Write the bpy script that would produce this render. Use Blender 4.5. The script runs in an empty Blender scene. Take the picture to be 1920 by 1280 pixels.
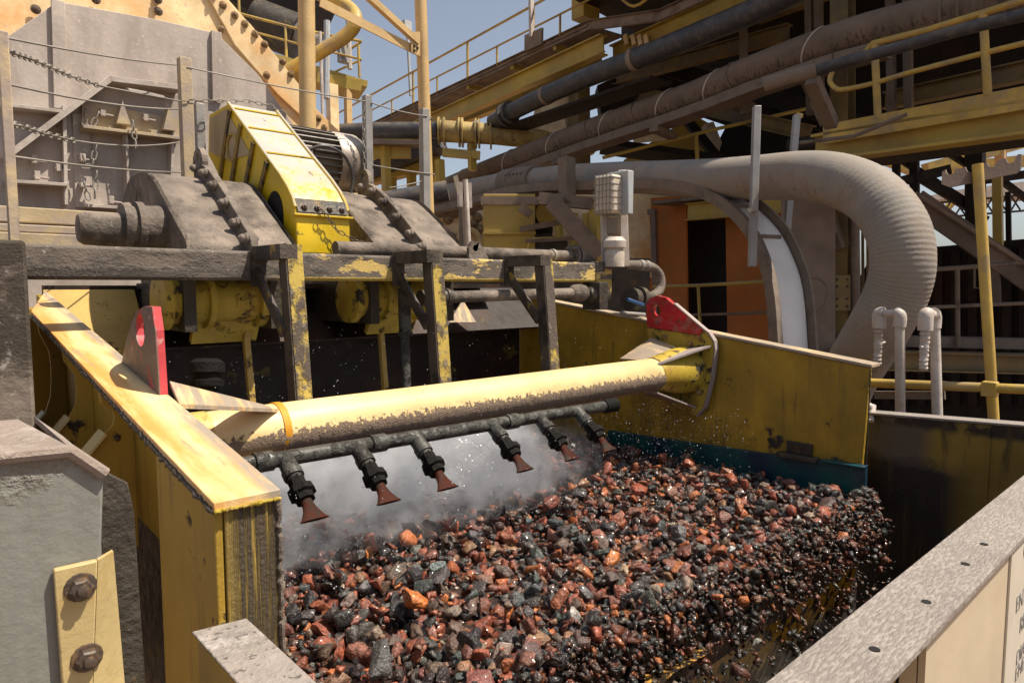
import bpy, bmesh, math, random
import numpy as np
from mathutils import Vector, Matrix, noise

random.seed(7)
rng = np.random.default_rng(11)
SC = bpy.context.scene
COL = SC.collection
R = math.radians

# ------------------------------------------------------------------ camera
F = 1280.0
YAW = R(42.5)
PITCH = math.atan(105 / 1280)
FW = Vector((math.sin(YAW) * math.cos(PITCH), math.cos(YAW) * math.cos(PITCH), -math.sin(PITCH)))
RT = Vector((math.cos(YAW), -math.sin(YAW), 0))
UP = RT.cross(FW)
cam = bpy.data.objects.new('camera', bpy.data.cameras.new('camera'))
COL.objects.link(cam)
cam.data.sensor_width = 36
cam.data.lens = 24
cam.data.clip_start = 0.02
cam.data.clip_end = 2000
cam.matrix_world = Matrix((RT, UP, -FW)).transposed().to_4x4()
SC.camera = cam

# ------------------------------------------------------------------ light
SUN = Vector((0.30, -0.36, 0.88)).normalized()
w = bpy.data.worlds.new('World')
SC.world = w
w.use_nodes = True
nt = w.node_tree
sky = nt.nodes.new('ShaderNodeTexSky')
sky.sky_type = 'NISHITA'
sky.sun_disc = False
sky.sun_elevation = math.asin(SUN.z)
sky.sun_rotation = math.atan2(SUN.x, SUN.y)
sky.air_density = 1.0
sky.ozone_density = 1.6
sky.dust_density = 2.6
sky.altitude = 300
hsv = nt.nodes.new('ShaderNodeHueSaturation')
hsv.inputs['Saturation'].default_value = 0.62
hsv.inputs['Value'].default_value = 1.12
nt.links.new(sky.outputs[0], hsv.inputs['Color'])
nt.links.new(hsv.outputs[0], nt.nodes['Background'].inputs[0])
nt.nodes['Background'].inputs[1].default_value = 0.082
sun = bpy.data.objects.new('sun', bpy.data.lights.new('sun', 'SUN'))
COL.objects.link(sun)
sun.data.energy = 5.0
sun.data.angle = R(0.5)
sun.data.color = (1.0, 0.90, 0.75)
sun.rotation_euler = SUN.to_track_quat('Z', 'Y').to_euler()
sun.location = SUN * 30
SC.view_settings.view_transform = 'Standard'
SC.view_settings.look = 'None'
SC.view_settings.exposure = 0.52
SC.view_settings.gamma = 1.0
SC.view_settings.use_curve_mapping = False
SC.cycles.use_denoising = True
SC.cycles.max_bounces = 6
SC.cycles.diffuse_bounces = 3
SC.cycles.glossy_bounces = 3
SC.cycles.transmission_bounces = 4
SC.cycles.volume_bounces = 3
SC.cycles.transparent_max_bounces = 8
SC.cycles.volume_step_rate = 2.0
SC.cycles.volume_max_steps = 64
SC.cycles.sample_clamp_indirect = 4.0

# ------------------------------------------------------------------ survey: sight lines of the photo met with real planes of the plant
GA = R(6.5)          # the pipe gallery runs 6.5 degrees off the screen's long axis


def P(x, y, **k):
    r = FW + RT * ((x - 960) / F) + UP * ((640 - y) / F)
    (a, v), = k.items()
    if a == 'D':
        t = v
    elif a == 'G':
        t = v / (r.x * math.cos(GA) - r.y * math.sin(GA))
    else:
        t = v / r['XYZ'.index(a)]
    return r * t


def PP(pts, **k):
    return [P(x, y, **k) for x, y in pts]


def V(*a):
    return Vector(a)


ZAX = V(0, 0, 1)


# ------------------------------------------------------------------ mesh builder
class MB:
    def __init__(s):
        s.v = []
        s.f = []

    def add(s, vs, fs):
        o = len(s.v)
        s.v += [Vector(p) for p in vs]
        s.f += [tuple(i + o for i in f) for f in fs]
        return s

    def box(s, c, ax, ay, az):
        c = Vector(c)
        vs = [c + ax * i + ay * j + az * k for i in (-1, 1) for j in (-1, 1) for k in (-1, 1)]
        fs = [(0, 1, 3, 2), (4, 6, 7, 5), (0, 4, 5, 1), (2, 3, 7, 6), (0, 2, 6, 4), (1, 5, 7, 3)]
        if ax.cross(ay).dot(az) < 0:
            fs = [f[::-1] for f in fs]
        return s.add(vs, fs)

    def bx(s, x0, x1, y0, y1, z0, z1):
        return s.box(((x0 + x1) / 2, (y0 + y1) / 2, (z0 + z1) / 2), V(abs(x1 - x0) / 2, 0, 0), V(0, abs(y1 - y0) / 2, 0), V(0, 0, abs(z1 - z0) / 2))

    def beam(s, p, q, wd, ht, up=ZAX):
        p = Vector(p)
        q = Vector(q)
        d = (q - p)
        n = d.normalized()
        sd = n.cross(up)
        if sd.length < 1e-4:
            sd = n.cross(V(1, 0, 0))
        sd.normalize()
        u = sd.cross(n)
        return s.box((p + q) / 2, d / 2, sd * (wd / 2), u * (ht / 2))

    def ibeam(s, p, q, wd, ht, t=0.012, up=ZAX):
        p = Vector(p)
        q = Vector(q)
        n = (q - p).normalized()
        sd = n.cross(up).normalized()
        u = sd.cross(n)
        s.beam(p + u * (ht / 2 - t / 2), q + u * (ht / 2 - t / 2), wd, t, up)
        s.beam(p - u * (ht / 2 - t / 2), q - u * (ht / 2 - t / 2), wd, t, up)
        s.beam(p, q, t, ht - 2 * t, up)
        return s

    def channel(s, p, q, wd, ht, t=0.01, side=1, up=ZAX):
        p = Vector(p)
        q = Vector(q)
        n = (q - p).normalized()
        sd = n.cross(up).normalized()
        u = sd.cross(n)
        s.beam(p + u * (ht / 2 - t / 2), q + u * (ht / 2 - t / 2), wd, t, up)
        s.beam(p - u * (ht / 2 - t / 2), q - u * (ht / 2 - t / 2), wd, t, up)
        e = sd * (wd / 2 - t / 2) * side
        s.beam(p + e, q + e, t, ht - 2 * t, up)
        return s

    def prism(s, pts, off):
        pts = [Vector(p) for p in pts]
        off = Vector(off)
        n = len(pts)
        nrm = V(0, 0, 0)
        for i in range(n):
            nrm += pts[i].cross(pts[(i + 1) % n])
        if nrm.dot(off) > 0:
            pts = pts[::-1]
        fs = [tuple(range(n)), tuple(range(2 * n - 1, n - 1, -1))]
        fs += [((i + 1) % n, i, n + i, n + (i + 1) % n) for i in range(n)]
        return s.add(pts + [p + off for p in pts], fs)

    def holed(s, pts, hole, off):
        """a plate with one round hole, ring of quads and fans between the two outlines"""
        pts = [Vector(p) for p in pts]
        hole = [Vector(p) for p in hole]
        off = Vector(off)
        key = pts + [pts[0]] + [hole[0]] + hole[::-1]
        n = len(key)
        o = len(s.v)
        s.v += key + [p + off for p in key]
        s.f += [tuple(o + i for i in range(n)), tuple(o + n + i for i in range(n - 1, -1, -1))]
        for loop in (pts, hole):
            m = len(loop)
            o = len(s.v)
            s.v += loop + [p + off for p in loop]
            s.f += [(o + (i + 1) % m, o + i, o + m + i, o + m + (i + 1) % m) for i in range(m)]
        return s

    def tube(s, path, r, n=14, caps=True, closed=False, rf=None):
        path = [Vector(p) for p in path]
        m = len(path)
        tans = []
        for i in range(m):
            if closed:
                t = path[(i + 1) % m] - path[i - 1]
            else:
                t = path[min(i + 1, m - 1)] - path[max(i - 1, 0)]
            tans.append(t.normalized())
        a = tans[0].orthogonal().normalized()
        if abs(tans[0].z) < 0.9:
            a = tans[0].cross(ZAX).normalized()
        o = len(s.v)
        for i in range(m):
            t = tans[i]
            a = (a - t * a.dot(t)).normalized()
            b = t.cross(a)
            ri = rf(i / (m - 1)) if rf else r
            for k in range(n):
                an = 2 * math.pi * k / n
                s.v.append(path[i] + a * (ri * math.cos(an)) + b * (ri * math.sin(an)))
        for i in range(m if closed else m - 1):
            j = (i + 1) % m
            for k in range(n):
                l = (k + 1) % n
                s.f.append((o + i * n + k, o + i * n + l, o + j * n + l, o + j * n + k))
        if caps and not closed:
            s.f.append(tuple(o + k for k in range(n - 1, -1, -1)))
            s.f.append(tuple(o + (m - 1) * n + k for k in range(n)))
        return s

    def cyl(s, p, q, r, n=16, r2=None):
        return s.tube([p, q], r, n, rf=(lambda t: r + (r2 - r) * t) if r2 is not None else None)

    def lathe(s, p, ax, prof, n=20):
        """prof: list of (distance along axis, radius)"""
        p = Vector(p)
        ax = Vector(ax).normalized()
        a = ax.orthogonal().normalized()
        b = ax.cross(a)
        o = len(s.v)
        m = len(prof)
        for d, r in prof:
            for k in range(n):
                an = 2 * math.pi * k / n
                s.v.append(p + ax * d + (a * math.cos(an) + b * math.sin(an)) * r)
        for i in range(m - 1):
            for k in range(n):
                l = (k + 1) % n
                s.f.append((o + i * n + k, o + i * n + l, o + (i + 1) * n + l, o + (i + 1) * n + k))
        s.f.append(tuple(o + k for k in range(n - 1, -1, -1)))
        s.f.append(tuple(o + (m - 1) * n + k for k in range(n)))
        return s

    def grid(s, fn, nu, nv):
        o = len(s.v)
        for i in range(nu + 1):
            for j in range(nv + 1):
                s.v.append(Vector(fn(i / nu, j / nv)))
        for i in range(nu):
            for j in range(nv):
                a = o + i * (nv + 1) + j
                s.f.append((a, a + nv + 1, a + nv + 2, a + 1))
        return s

    def mesh(s, name, mat, smooth=True, shift=None):
        me = bpy.data.meshes.new(name)
        sh = shift or V(0, 0, 0)
        me.from_pydata([tuple(p - sh) for p in s.v], [], s.f)
        if mat:
            me.materials.append(mat)
        if smooth:
            me.polygons.foreach_set('use_smooth', [True] * len(me.polygons))
            me.set_sharp_from_angle(angle=R(38))
        me.update()
        return me


def catmull(pts, n=8):
    pts = [Vector(p) for p in pts]
    out = []
    for i in range(len(pts) - 1):
        p0 = pts[max(i - 1, 0)]
        p1 = pts[i]
        p2 = pts[i + 1]
        p3 = pts[min(i + 2, len(pts) - 1)]
        for k in range(n):
            t = k / n
            out.append(0.5 * ((2 * p1) + (p2 - p0) * t + (2 * p0 - 5 * p1 + 4 * p2 - p3) * t * t + (3 * p1 - p0 - 3 * p2 + p3) * t ** 3))
    out.append(pts[-1])
    return out


# ------------------------------------------------------------------ things, parts, sub-parts
THINGS = []


class Thing:
    def __init__(s, name, label, cat, group=None, kind=None):
        s.name, s.label, s.cat, s.group, s.kind = name, label, cat, group, kind
        s.parts = []      # (object, world location, parent object)
        s.pts = []
        THINGS.append(s)

    def add(s, name, mb, mat, sub=None, label=None, bev=0, smooth=True, kind=None):
        lo = Vector([min(p[i] for p in mb.v) for i in range(3)])
        hi = Vector([max(p[i] for p in mb.v) for i in range(3)])
        c = (lo + hi) / 2
        o = bpy.data.objects.new(name, mb.mesh(name, mat, smooth, c))
        COL.objects.link(o)
        if label:
            o['label'] = label
        if kind:
            o['kind'] = kind
        if bev:
            m = o.modifiers.new('edge', 'BEVEL')
            m.width = bev
            m.segments = 2
            m.limit_method = 'ANGLE'
            m.angle_limit = R(40)
        s.parts.append((o, c, sub))
        s.pts += [lo, hi]
        return o

    def inst(s, name, me, loc, mtx=None, sub=None):
        o = bpy.data.objects.new(name, me)
        COL.objects.link(o)
        loc = Vector(loc)
        if mtx is not None:
            o.rotation_mode = 'QUATERNION'
            l, q, sc = mtx.decompose()
            o.rotation_quaternion = q
            o.scale = sc
        s.parts.append((o, loc, sub))
        s.pts.append(loc)
        return o

    def text(s, name, body, mat, origin, xd, yd, size, align='LEFT', sub=None):
        cu = bpy.data.curves.new(name, 'FONT')
        cu.body = body
        cu.size = size
        cu.align_x = align
        cu.extrude = 0.0006
        cu.materials.append(mat)
        o = bpy.data.objects.new(name, cu)
        COL.objects.link(o)
        bpy.context.view_layer.update()
        me = bpy.data.meshes.new_from_object(o.evaluated_get(bpy.context.evaluated_depsgraph_get()))
        bpy.data.objects.remove(o)
        o = bpy.data.objects.new(name, me)
        COL.objects.link(o)
        m = Matrix((xd, yd, xd.cross(yd))).transposed().to_4x4()
        o.rotation_mode = 'QUATERNION'
        o.rotation_quaternion = m.to_quaternion()
        s.parts.append((o, Vector(origin), sub))
        return o

    def finish(s):
        lo = Vector([min(p[i] for p in s.pts) for i in range(3)])
        hi = Vector([max(p[i] for p in s.pts) for i in range(3)])
        if len(s.parts) == 1:
            root, loc, _ = s.parts[0]
            root.location = loc
            if root.name.split('.')[0] != s.name:
                root.name = s.name
        else:
            root = bpy.data.objects.new(s.name, None)
            root.empty_display_size = 0.1
            COL.objects.link(root)
            b = V((lo.x + hi.x) / 2, (lo.y + hi.y) / 2, lo.z)
            root.location = b
            where = {o: l for o, l, _ in s.parts}
            for o, l, sub in s.parts:
                o.parent = sub or root
                o.location = l - (where[sub] if sub else b)
        if s.kind:
            root['kind'] = s.kind
        root['label'] = s.label
        if s.cat:
            root['category'] = s.cat
        if s.group:
            root['group'] = s.group
        s.root = root


def solo(name, label, cat, mb, mat, group=None, kind=None, bev=0, smooth=True):
    t = Thing(name, label, cat, group, kind)
    t.add(name, mb, mat, bev=bev, smooth=smooth)
    return t


def orient(n, spin=0.0, sc=1.0):
    q = Vector(n).to_track_quat('Z', 'Y')
    return q.to_matrix().to_4x4() @ Matrix.Rotation(spin, 4, 'Z') @ Matrix.Scale(sc, 4)


# ------------------------------------------------------------------ materials
MATS = {}


def mat(name, base, rough=0.6, metal=0.0, layers=(), bump=0.25, bscale=60, var=0.3, vscale=3.0, spec=0.4, coat=0.0, tint=None):
    m = bpy.data.materials.new(name)
    m.use_nodes = True
    t = m.node_tree
    N = t.nodes
    L = t.links
    bs = N['Principled BSDF']
    geo = N.new('ShaderNodeNewGeometry')
    pos = geo.outputs['Position']

    def nz(scale, detail=5, rgh=0.6):
        n = N.new('ShaderNodeTexNoise')
        n.inputs['Detail'].default_value = detail
        n.inputs['Roughness'].default_value = rgh
        if isinstance(scale, (tuple, list)):
            mp = N.new('ShaderNodeVectorMath')
            mp.operation = 'MULTIPLY'
            mp.inputs[1].default_value = scale
            L.new(pos, mp.inputs[0])
            L.new(mp.outputs[0], n.inputs['Vector'])
            n.inputs['Scale'].default_value = 1
        else:
            L.new(pos, n.inputs['Vector'])
            n.inputs['Scale'].default_value = scale
        return n.outputs['Fac']

    def rng_(sock, lo, hi, a=0.0, b=1.0):
        r = N.new('ShaderNodeMapRange')
        r.inputs['From Min'].default_value = lo
        r.inputs['From Max'].default_value = hi
        r.inputs['To Min'].default_value = a
        r.inputs['To Max'].default_value = b
        L.new(sock, r.inputs['Value'])
        return r.outputs['Result']

    def mth(op, a, b):
        n = N.new('ShaderNodeMath')
        n.operation = op
        for i, q in enumerate((a, b)):
            if isinstance(q, (int, float)):
                n.inputs[i].default_value = q
            else:
                L.new(q, n.inputs[i])
        return n.outputs[0]

    def mix(fac, a, b, mode='MIX'):
        n = N.new('ShaderNodeMix')
        n.data_type = 'RGBA'
        n.blend_type = mode
        if isinstance(fac, (int, float)):
            n.inputs['Factor'].default_value = fac
        else:
            L.new(fac, n.inputs['Factor'])
        for i, q in ((6, a), (7, b)):
            if isinstance(q, tuple):
                n.inputs[i].default_value = (*q[:3], 1)
            else:
                L.new(q, n.inputs[i])
        return n.outputs[2]

    sep = N.new('ShaderNodeSeparateXYZ')
    L.new(geo.outputs['Normal'], sep.inputs[0])
    spos = N.new('ShaderNodeSeparateXYZ')
    L.new(pos, spos.inputs[0])
    if tint == 'attr':
        at = N.new('ShaderNodeAttribute')
        at.attribute_name = 'tint'
        col0 = at.outputs['Color']
    elif tint == 'obj':
        oi = N.new('ShaderNodeObjectInfo')
        col0 = oi.outputs['Color']
    else:
        col0 = tuple(base)
    v = rng_(nz(vscale, 6), 0.3, 0.7, 1 - var, 1 + var * 0.6)
    cv = N.new('ShaderNodeCombineColor')
    for i in range(3):
        L.new(v, cv.inputs[i])
    col = mix(1.0, col0, cv.outputs[0], 'MULTIPLY')
    hgt = mth('MULTIPLY', nz(bscale, 4), bump)
    rg = rough
    for ly in layers:
        k = rng_(nz(ly.get('s', 5), ly.get('d', 7), ly.get('r', 0.65)), ly['lo'], ly['hi'])
        if 'up' in ly:
            k = mth('MULTIPLY', k, rng_(sep.outputs['Z'], *ly['up']))
        if 'z' in ly:     # grime that lies in a band of height, edge broken up by noise
            zz = mth('ADD', spos.outputs['Z'], mth('MULTIPLY', mth('SUBTRACT', nz(ly.get('zs', 60), 5), 0.5), ly.get('za', 0.06)))
            k = mth('MULTIPLY', k, rng_(zz, *ly['z']))
        if 'z2' in ly:
            k = mth('MULTIPLY', k, rng_(zz, *ly['z2']))
        if 'y' in ly:
            k = mth('MULTIPLY', k, rng_(spos.outputs['Y'], *ly['y']))
        if 'x' in ly:
            k = mth('MULTIPLY', k, rng_(spos.outputs['X'], *ly['x']))
        col = mix(k, col, tuple(ly['c']))
        if 'h' in ly:
            hh = mth('MULTIPLY', k, mth('ADD', ly['h'] * 0.5, mth('MULTIPLY', nz(ly.get('hs', 110), 5), ly['h'])))
            hgt = mth('ADD', hgt, hh)
        if 'rough' in ly:
            r_ = N.new('ShaderNodeMapRange')
            L.new(k, r_.inputs['Value'])
            if isinstance(rg, (int, float)):
                r_.inputs['To Min'].default_value = rg
            else:
                L.new(rg, r_.inputs['To Min'])
            r_.inputs['To Max'].default_value = ly['rough']
            rg = r_.outputs['Result']
    L.new(col, bs.inputs['Base Color'])
    if isinstance(rg, (int, float)):
        rg = rng_(nz(vscale * 4, 4), 0.3, 0.7, max(rough - 0.12, 0.05), min(rough + 0.12, 1))
    L.new(rg, bs.inputs['Roughness'])
    bs.inputs['Metallic'].default_value = metal
    bs.inputs['Specular IOR Level'].default_value = spec
    bs.inputs['Coat Weight'].default_value = coat
    bs.inputs['Coat Roughness'].default_value = 0.08
    b = N.new('ShaderNodeBump')
    b.inputs['Strength'].default_value = 0.8
    b.inputs['Distance'].default_value = 0.01
    L.new(hgt, b.inputs['Height'])
    L.new(b.outputs[0], bs.inputs['Normal'])
    MATS[name] = m
    return m


MUD = (.15, .13, .11)
DMUD = (.045, .036, .028)
DUST = (.40, .35, .31)
RUST = (.30, .11, .025)
YEL = (.47, .305, .075)

M_yel = mat('weathered_yellow_paint', YEL, .5, layers=[
    dict(c=(.30, .20, .05), s=1.6, lo=.45, hi=.75), dict(c=DMUD, s=9, lo=.60, hi=.68, h=.5, rough=.9), dict(c=RUST, s=22, lo=.68, hi=.74)])
M_wall = mat('grimy_yellow_wall', (.47, .285, .022), .45, layers=[
    dict(c=(.14, .09, .012), s=14, lo=.52, hi=.70, z=(-.70, -.92), za=.2, zs=6), dict(c=(.21, .14, .022), s=(2.2, 2.2, 1.1), lo=.42, hi=.70), dict(c=DMUD, s=7, lo=.64, hi=.69, h=.4, rough=.9),
    dict(c=(.12, .08, .03), s=(22, 22, 2.0), lo=.55, hi=.74), dict(c=DMUD, s=45, lo=.70, hi=.75)])
M_top = mat('sunlit_tone_flange_paint', (.80, .58, .29), .5, layers=[  # yellow paint with its sunlit tone put in the base colour, plus stains
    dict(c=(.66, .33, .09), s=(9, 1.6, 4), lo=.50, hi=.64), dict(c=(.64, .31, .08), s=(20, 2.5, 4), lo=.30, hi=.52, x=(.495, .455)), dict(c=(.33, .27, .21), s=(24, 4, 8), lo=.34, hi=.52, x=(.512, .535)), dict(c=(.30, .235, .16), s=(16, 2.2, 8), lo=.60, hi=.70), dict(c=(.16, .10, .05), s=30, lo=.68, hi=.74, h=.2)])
M_leftwall = mat('left_wall_paint', (.42, .265, .04), .5, layers=[
    dict(c=(.30, .205, .02), s=1.5, lo=.45, hi=.7), dict(c=DMUD, s=6, lo=.62, hi=.66, rough=.9, h=.4), dict(c=(.12, .08, .03), s=(26, 26, 2), lo=.56, hi=.76)])
M_streak = mat('mud_streaked_end_plate', (.40, .275, .07), .6, layers=[
    dict(c=(.085, .065, .045), s=(130, 130, 3.0), lo=.40, hi=.53, h=.7, x=(.445, .475), rough=.9)])
M_tube = mat('cross_tube_paint', (.74, .545, .265), .45, bump=.12, layers=[
    dict(c=(.34, .17, .05), s=18, lo=.70, hi=.76), dict(c=(.24, .175, .13), s=400, lo=.0, hi=.01, z=(-.500, -.508), z2=(-.600, -.588), za=.11, zs=62, h=1.6, hs=150, rough=.95),
    dict(c=(.62, .42, .2), s=170, lo=.60, hi=.68, z=(-.50, -.53), za=.05)])
M_tubelow = mat('cross_tube_gusset', (.62, .45, .13), .5, layers=[dict(c=(.55, .24, .03), s=9, lo=.60, hi=.68), dict(c=(.2, .15, .11), s=20, lo=.56, hi=.66, h=.6)])
M_guard = mat('bright_yellow_guard', (.64, .44, .012), .38, bump=.1, layers=[
    dict(c=(.55, .48, .25), s=40, lo=.5, hi=.62, up=(.2, .5)), dict(c=(.47, .44, .40), s=22, lo=.25, hi=.52, up=(.30, .52), z=(.44, .62), za=.5, zs=16), dict(c=(.40, .37, .33), s=6, lo=.40, hi=.62, up=(.3, .5)),
    dict(c=DMUD, s=14, lo=.66, hi=.70)])
M_dirtrib = mat('grimy_guard_rib', (.22, .14, .02), .6, layers=[dict(c=DMUD, s=14, lo=.5, hi=.6)])
M_dustpanel = mat('dusty_guard_panel', (.42, .33, .20), .7)
M_mud = mat('caked_grey_mud', (.20, .162, .132), .85, bump=1.0, bscale=45, var=.55, vscale=7, layers=[
    dict(c=(.075, .06, .05), s=6, lo=.50, hi=.64, h=.4), dict(c=(.32, .28, .24), s=22, lo=.62, hi=.72, h=.5), dict(c=(.05, .042, .036), s=60, lo=.64, hi=.7)])
M_mudbeam = mat('mud_coated_beam', (.14, .115, .095), .75, bump=.5, bscale=90, var=.4, vscale=6, layers=[
    dict(c=(.07, .06, .05), s=(5, 5, 9), lo=.48, hi=.62, h=.5), dict(c=(.56, .40, .13), s=(3.6, 3.6, 7), lo=.545, hi=.56, x=(1.2, 1.6)), dict(c=(.40, .29, .07), s=400, lo=0, hi=.01, x=(1.2, 1.3), z=(.040, .034), za=.012, zs=30), dict(c=(.05, .042, .036), s=400, lo=0, hi=.01, x=(1.0, .7), z=(.075, .06), za=.06, zs=25, h=.6),
    dict(c=(.30, .28, .26), s=40, lo=.60, hi=.7)])
M_muddk = mat('dark_wet_mud', (.055, .045, .035), .5, bump=1.0, bscale=40, var=.5, vscale=6, layers=[dict(c=(.17, .11, .03), s=5, lo=.60, hi=.68)])
M_brkt = mat('chipped_bracket_paint', (.45, .33, .07), .6, layers=[
    dict(c=(.10, .08, .065), s=(7, 7, 4), lo=.43, hi=.50, h=.7, rough=.9), dict(c=(.2, .17, .14), s=30, lo=.58, hi=.66)])
M_brktdk = mat('dark_bracket_side', (.075, .058, .045), .6, bump=.6, layers=[dict(c=(.30, .21, .04), s=9, lo=.60, hi=.64), dict(c=(.025, .02, .016), s=5, lo=.5, hi=.6)])  # near-black for arms, webs, braces and back plates, with yellow chips
M_galv = mat('galvanised_steel', (.31, .30, .29), .5, metal=.35, var=.25, layers=[dict(c=(.30, .25, .19), s=7, lo=.5, hi=.7), dict(c=(.2, .15, .1), s=30, lo=.66, hi=.74)])
M_hop = mat('dusty_mauve_hopper', (.45, .39, .345), .8, bump=.3, bscale=30, var=.22, vscale=2.5, layers=[
    dict(c=(.31, .26, .225), s=(4, 4, 1.3), lo=.46, hi=.66), dict(c=(.58, .49, .41), s=30, lo=.58, hi=.7), dict(c=(.18, .12, .09), s=45, lo=.68, hi=.73)])
M_hopshelf = mat('worn_hopper_shelf', (.46, .36, .22), .75, layers=[dict(c=(.32, .26, .22), s=8, lo=.45, hi=.6)])
M_cream = mat('cream_chute_paint', (.80, .60, .34), .5, bump=.15, layers=[
    dict(c=(.66, .33, .10), s=1.8, lo=.48, hi=.68), dict(c=(.30, .13, .05), s=6, lo=.64, hi=.72), dict(c=(.4, .3, .25), s=14, lo=.62, hi=.72)])
M_col = mat('buff_column_paint', (.62, .43, .20), .5, layers=[dict(c=(.45, .30, .12), s=3, lo=.5, hi=.7), dict(c=(.3, .17, .08), s=30, lo=.68, hi=.73)])
M_pipecream = mat('grimy_cream_pipe', (.42, .31, .11), .55, layers=[dict(c=(.22, .15, .06), s=4, lo=.46, hi=.62), dict(c=(.07, .045, .03), s=9, lo=.62, hi=.70)])
M_rail = mat('handrail_yellow', (.52, .35, .075), .5, layers=[dict(c=(.33, .24, .12), s=5, lo=.45, hi=.65)])
M_gird = mat('girder_yellow', (.50, .36, .07), .55, layers=[dict(c=(.30, .21, .07), s=1.5, lo=.45, hi=.7), dict(c=(.09, .05, .025), s=8, lo=.66, hi=.72), dict(c=DUST, s=4, lo=.3, hi=.5, up=(.6, .9))])
M_deckdust = mat('dusty_deck_edge', (.26, .20, .15), .85, layers=[dict(c=(.14, .10, .075), s=4, lo=.5, hi=.65)])
M_blackpipe = mat('black_poly_pipe', (.045, .048, .055), .45, layers=[dict(c=(.15, .12, .095), s=5, lo=.40, hi=.65, up=(-.3, .6)), dict(c=(.10, .085, .07), s=12, lo=.5, hi=.7)])
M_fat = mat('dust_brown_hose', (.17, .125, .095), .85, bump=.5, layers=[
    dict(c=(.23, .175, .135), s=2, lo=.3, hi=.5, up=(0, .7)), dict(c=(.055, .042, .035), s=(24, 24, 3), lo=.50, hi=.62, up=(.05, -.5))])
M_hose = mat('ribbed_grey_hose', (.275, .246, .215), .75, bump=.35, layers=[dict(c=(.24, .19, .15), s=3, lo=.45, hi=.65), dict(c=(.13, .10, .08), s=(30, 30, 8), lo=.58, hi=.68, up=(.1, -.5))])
M_tray = mat('pale_hose_cradle', (.82, .80, .77), .45, var=.12, layers=[dict(c=(.32, .26, .21), s=2.5, lo=.38, hi=.55, z=(.55, .75), za=.1)])
M_traydk = mat('dusty_hose_tray', (.20, .155, .12), .8, layers=[dict(c=(.12, .09, .07), s=3, lo=.5, hi=.65)])
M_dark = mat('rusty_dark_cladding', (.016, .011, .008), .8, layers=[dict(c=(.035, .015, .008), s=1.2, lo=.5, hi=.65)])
M_back = mat('rusty_shade_dark_plate', (.022, .013, .010), .6, layers=[dict(c=(.05, .02, .011), s=3, lo=.5, hi=.65), dict(c=(.10, .07, .012), s=3.5, lo=.64, hi=.68)])  # rust stains on a base darkened for the shade under the beam
M_orange = mat('orange_container_paint', (.40, .125, .016), .6, bump=.1, var=.15, layers=[dict(c=(.30, .12, .03), s=2, lo=.5, hi=.7)])
M_blk = mat('black_void_interior', (.012, .010, .009), .9)
M_greywall = mat('grey_brown_panel', (.20, .155, .125), .8, layers=[dict(c=(.13, .10, .08), s=1.2, lo=.45, hi=.65)])
M_frame = mat('dull_door_frame', (.22, .17, .15), .7)
M_red = mat('red_lifting_lug', (.52, .022, .028), .42, bump=.2, layers=[dict(c=(.26, .03, .015), s=8, lo=.50, hi=.66), dict(c=(.34, .17, .14), s=14, lo=.52, hi=.72), dict(c=DMUD, s=16, lo=.60, hi=.68, h=.3)])
M_redworn = mat('worn_red_lug', (.55, .06, .07), .6, layers=[dict(c=(.15, .12, .105), s=(9, 9, 7), lo=.33, hi=.46, x=(.536, .531)), dict(c=(.50, .28, .26), s=30, lo=.6, hi=.7)])
M_lugyel = mat('bolted_plate_paint', (.46, .33, .04), .5, layers=[dict(c=DMUD, s=12, lo=.55, hi=.62, h=.6, rough=.9), dict(c=(.32, .18, .03), s=5, lo=.5, hi=.7)])
M_rim = mat('dusty_plate_rim', (.33, .27, .25), .8)
M_teal = mat('teal_rubber_liner', (.010, .11, .10), .35, bump=.1, layers=[dict(c=(.01, .03, .06), s=3, lo=.40, hi=.60)])
M_board = mat('cream_panel', (.53, .44, .315), .5, bump=.05, var=.08, vscale=2, layers=[dict(c=(.66, .56, .46), s=3, lo=.65, hi=.8)])
M_board2 = mat('white_sign_board', (.58, .53, .44), .45, bump=.03, var=.08)
M_ink = mat('faded_black_print', (.26, .25, .235), .6, var=.3, vscale=60)
M_flange = mat('scoured_flange_dust', (.30, .262, .235), .85, bump=.25, bscale=80, var=.2, vscale=8, layers=[
    dict(c=(.235, .20, .175), s=(55, 240, 90), lo=.46, hi=.72, h=.25), dict(c=(.35, .31, .28), s=(40, 200, 70), lo=.54, hi=.74), dict(c=(.22, .185, .16), s=4, lo=.56, hi=.74)])
M_rocktop = mat('pitted_rail_dust', (.265, .23, .205), .85, bump=.9, bscale=55, var=.3, vscale=14, layers=[dict(c=(.22, .18, .155), s=55, lo=.60, hi=.70, h=-.8), dict(c=(.48, .43, .4), s=16, lo=.55, hi=.7)])
M_tank = mat('scuffed_grey_tank', (.25, .25, .225), .6, bump=.2, var=.2, vscale=3, layers=[
    dict(c=(.165, .162, .142), s=(9, 9, 1.2), lo=.42, hi=.66), dict(c=(.34, .33, .30), s=5, lo=.58, hi=.68), dict(c=(.20, .17, .14), s=7, lo=.5, hi=.6, z=(-.235, -.20), za=.04, zs=30, h=.7), dict(c=(.13, .10, .08), s=30, lo=.69, hi=.73)])
M_tanktop = mat('dried_mud_tank_top', (.28, .225, .19), .9, bump=1.0, bscale=35, layers=[dict(c=(.40, .34, .3), s=12, lo=.5, hi=.65, h=.5)])
M_bracket = mat('stained_yellow_angle', (.56, .43, .20), .5, bump=.15, layers=[dict(c=(.38, .25, .08), s=9, lo=.55, hi=.7), dict(c=(.14, .10, .06), s=25, lo=.66, hi=.72)])
M_bolt = mat('greasy_bolt', (.085, .062, .048), .5, bump=.2, bscale=120, layers=[dict(c=(.17, .10, .05), s=50, lo=.5, hi=.65)])
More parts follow.
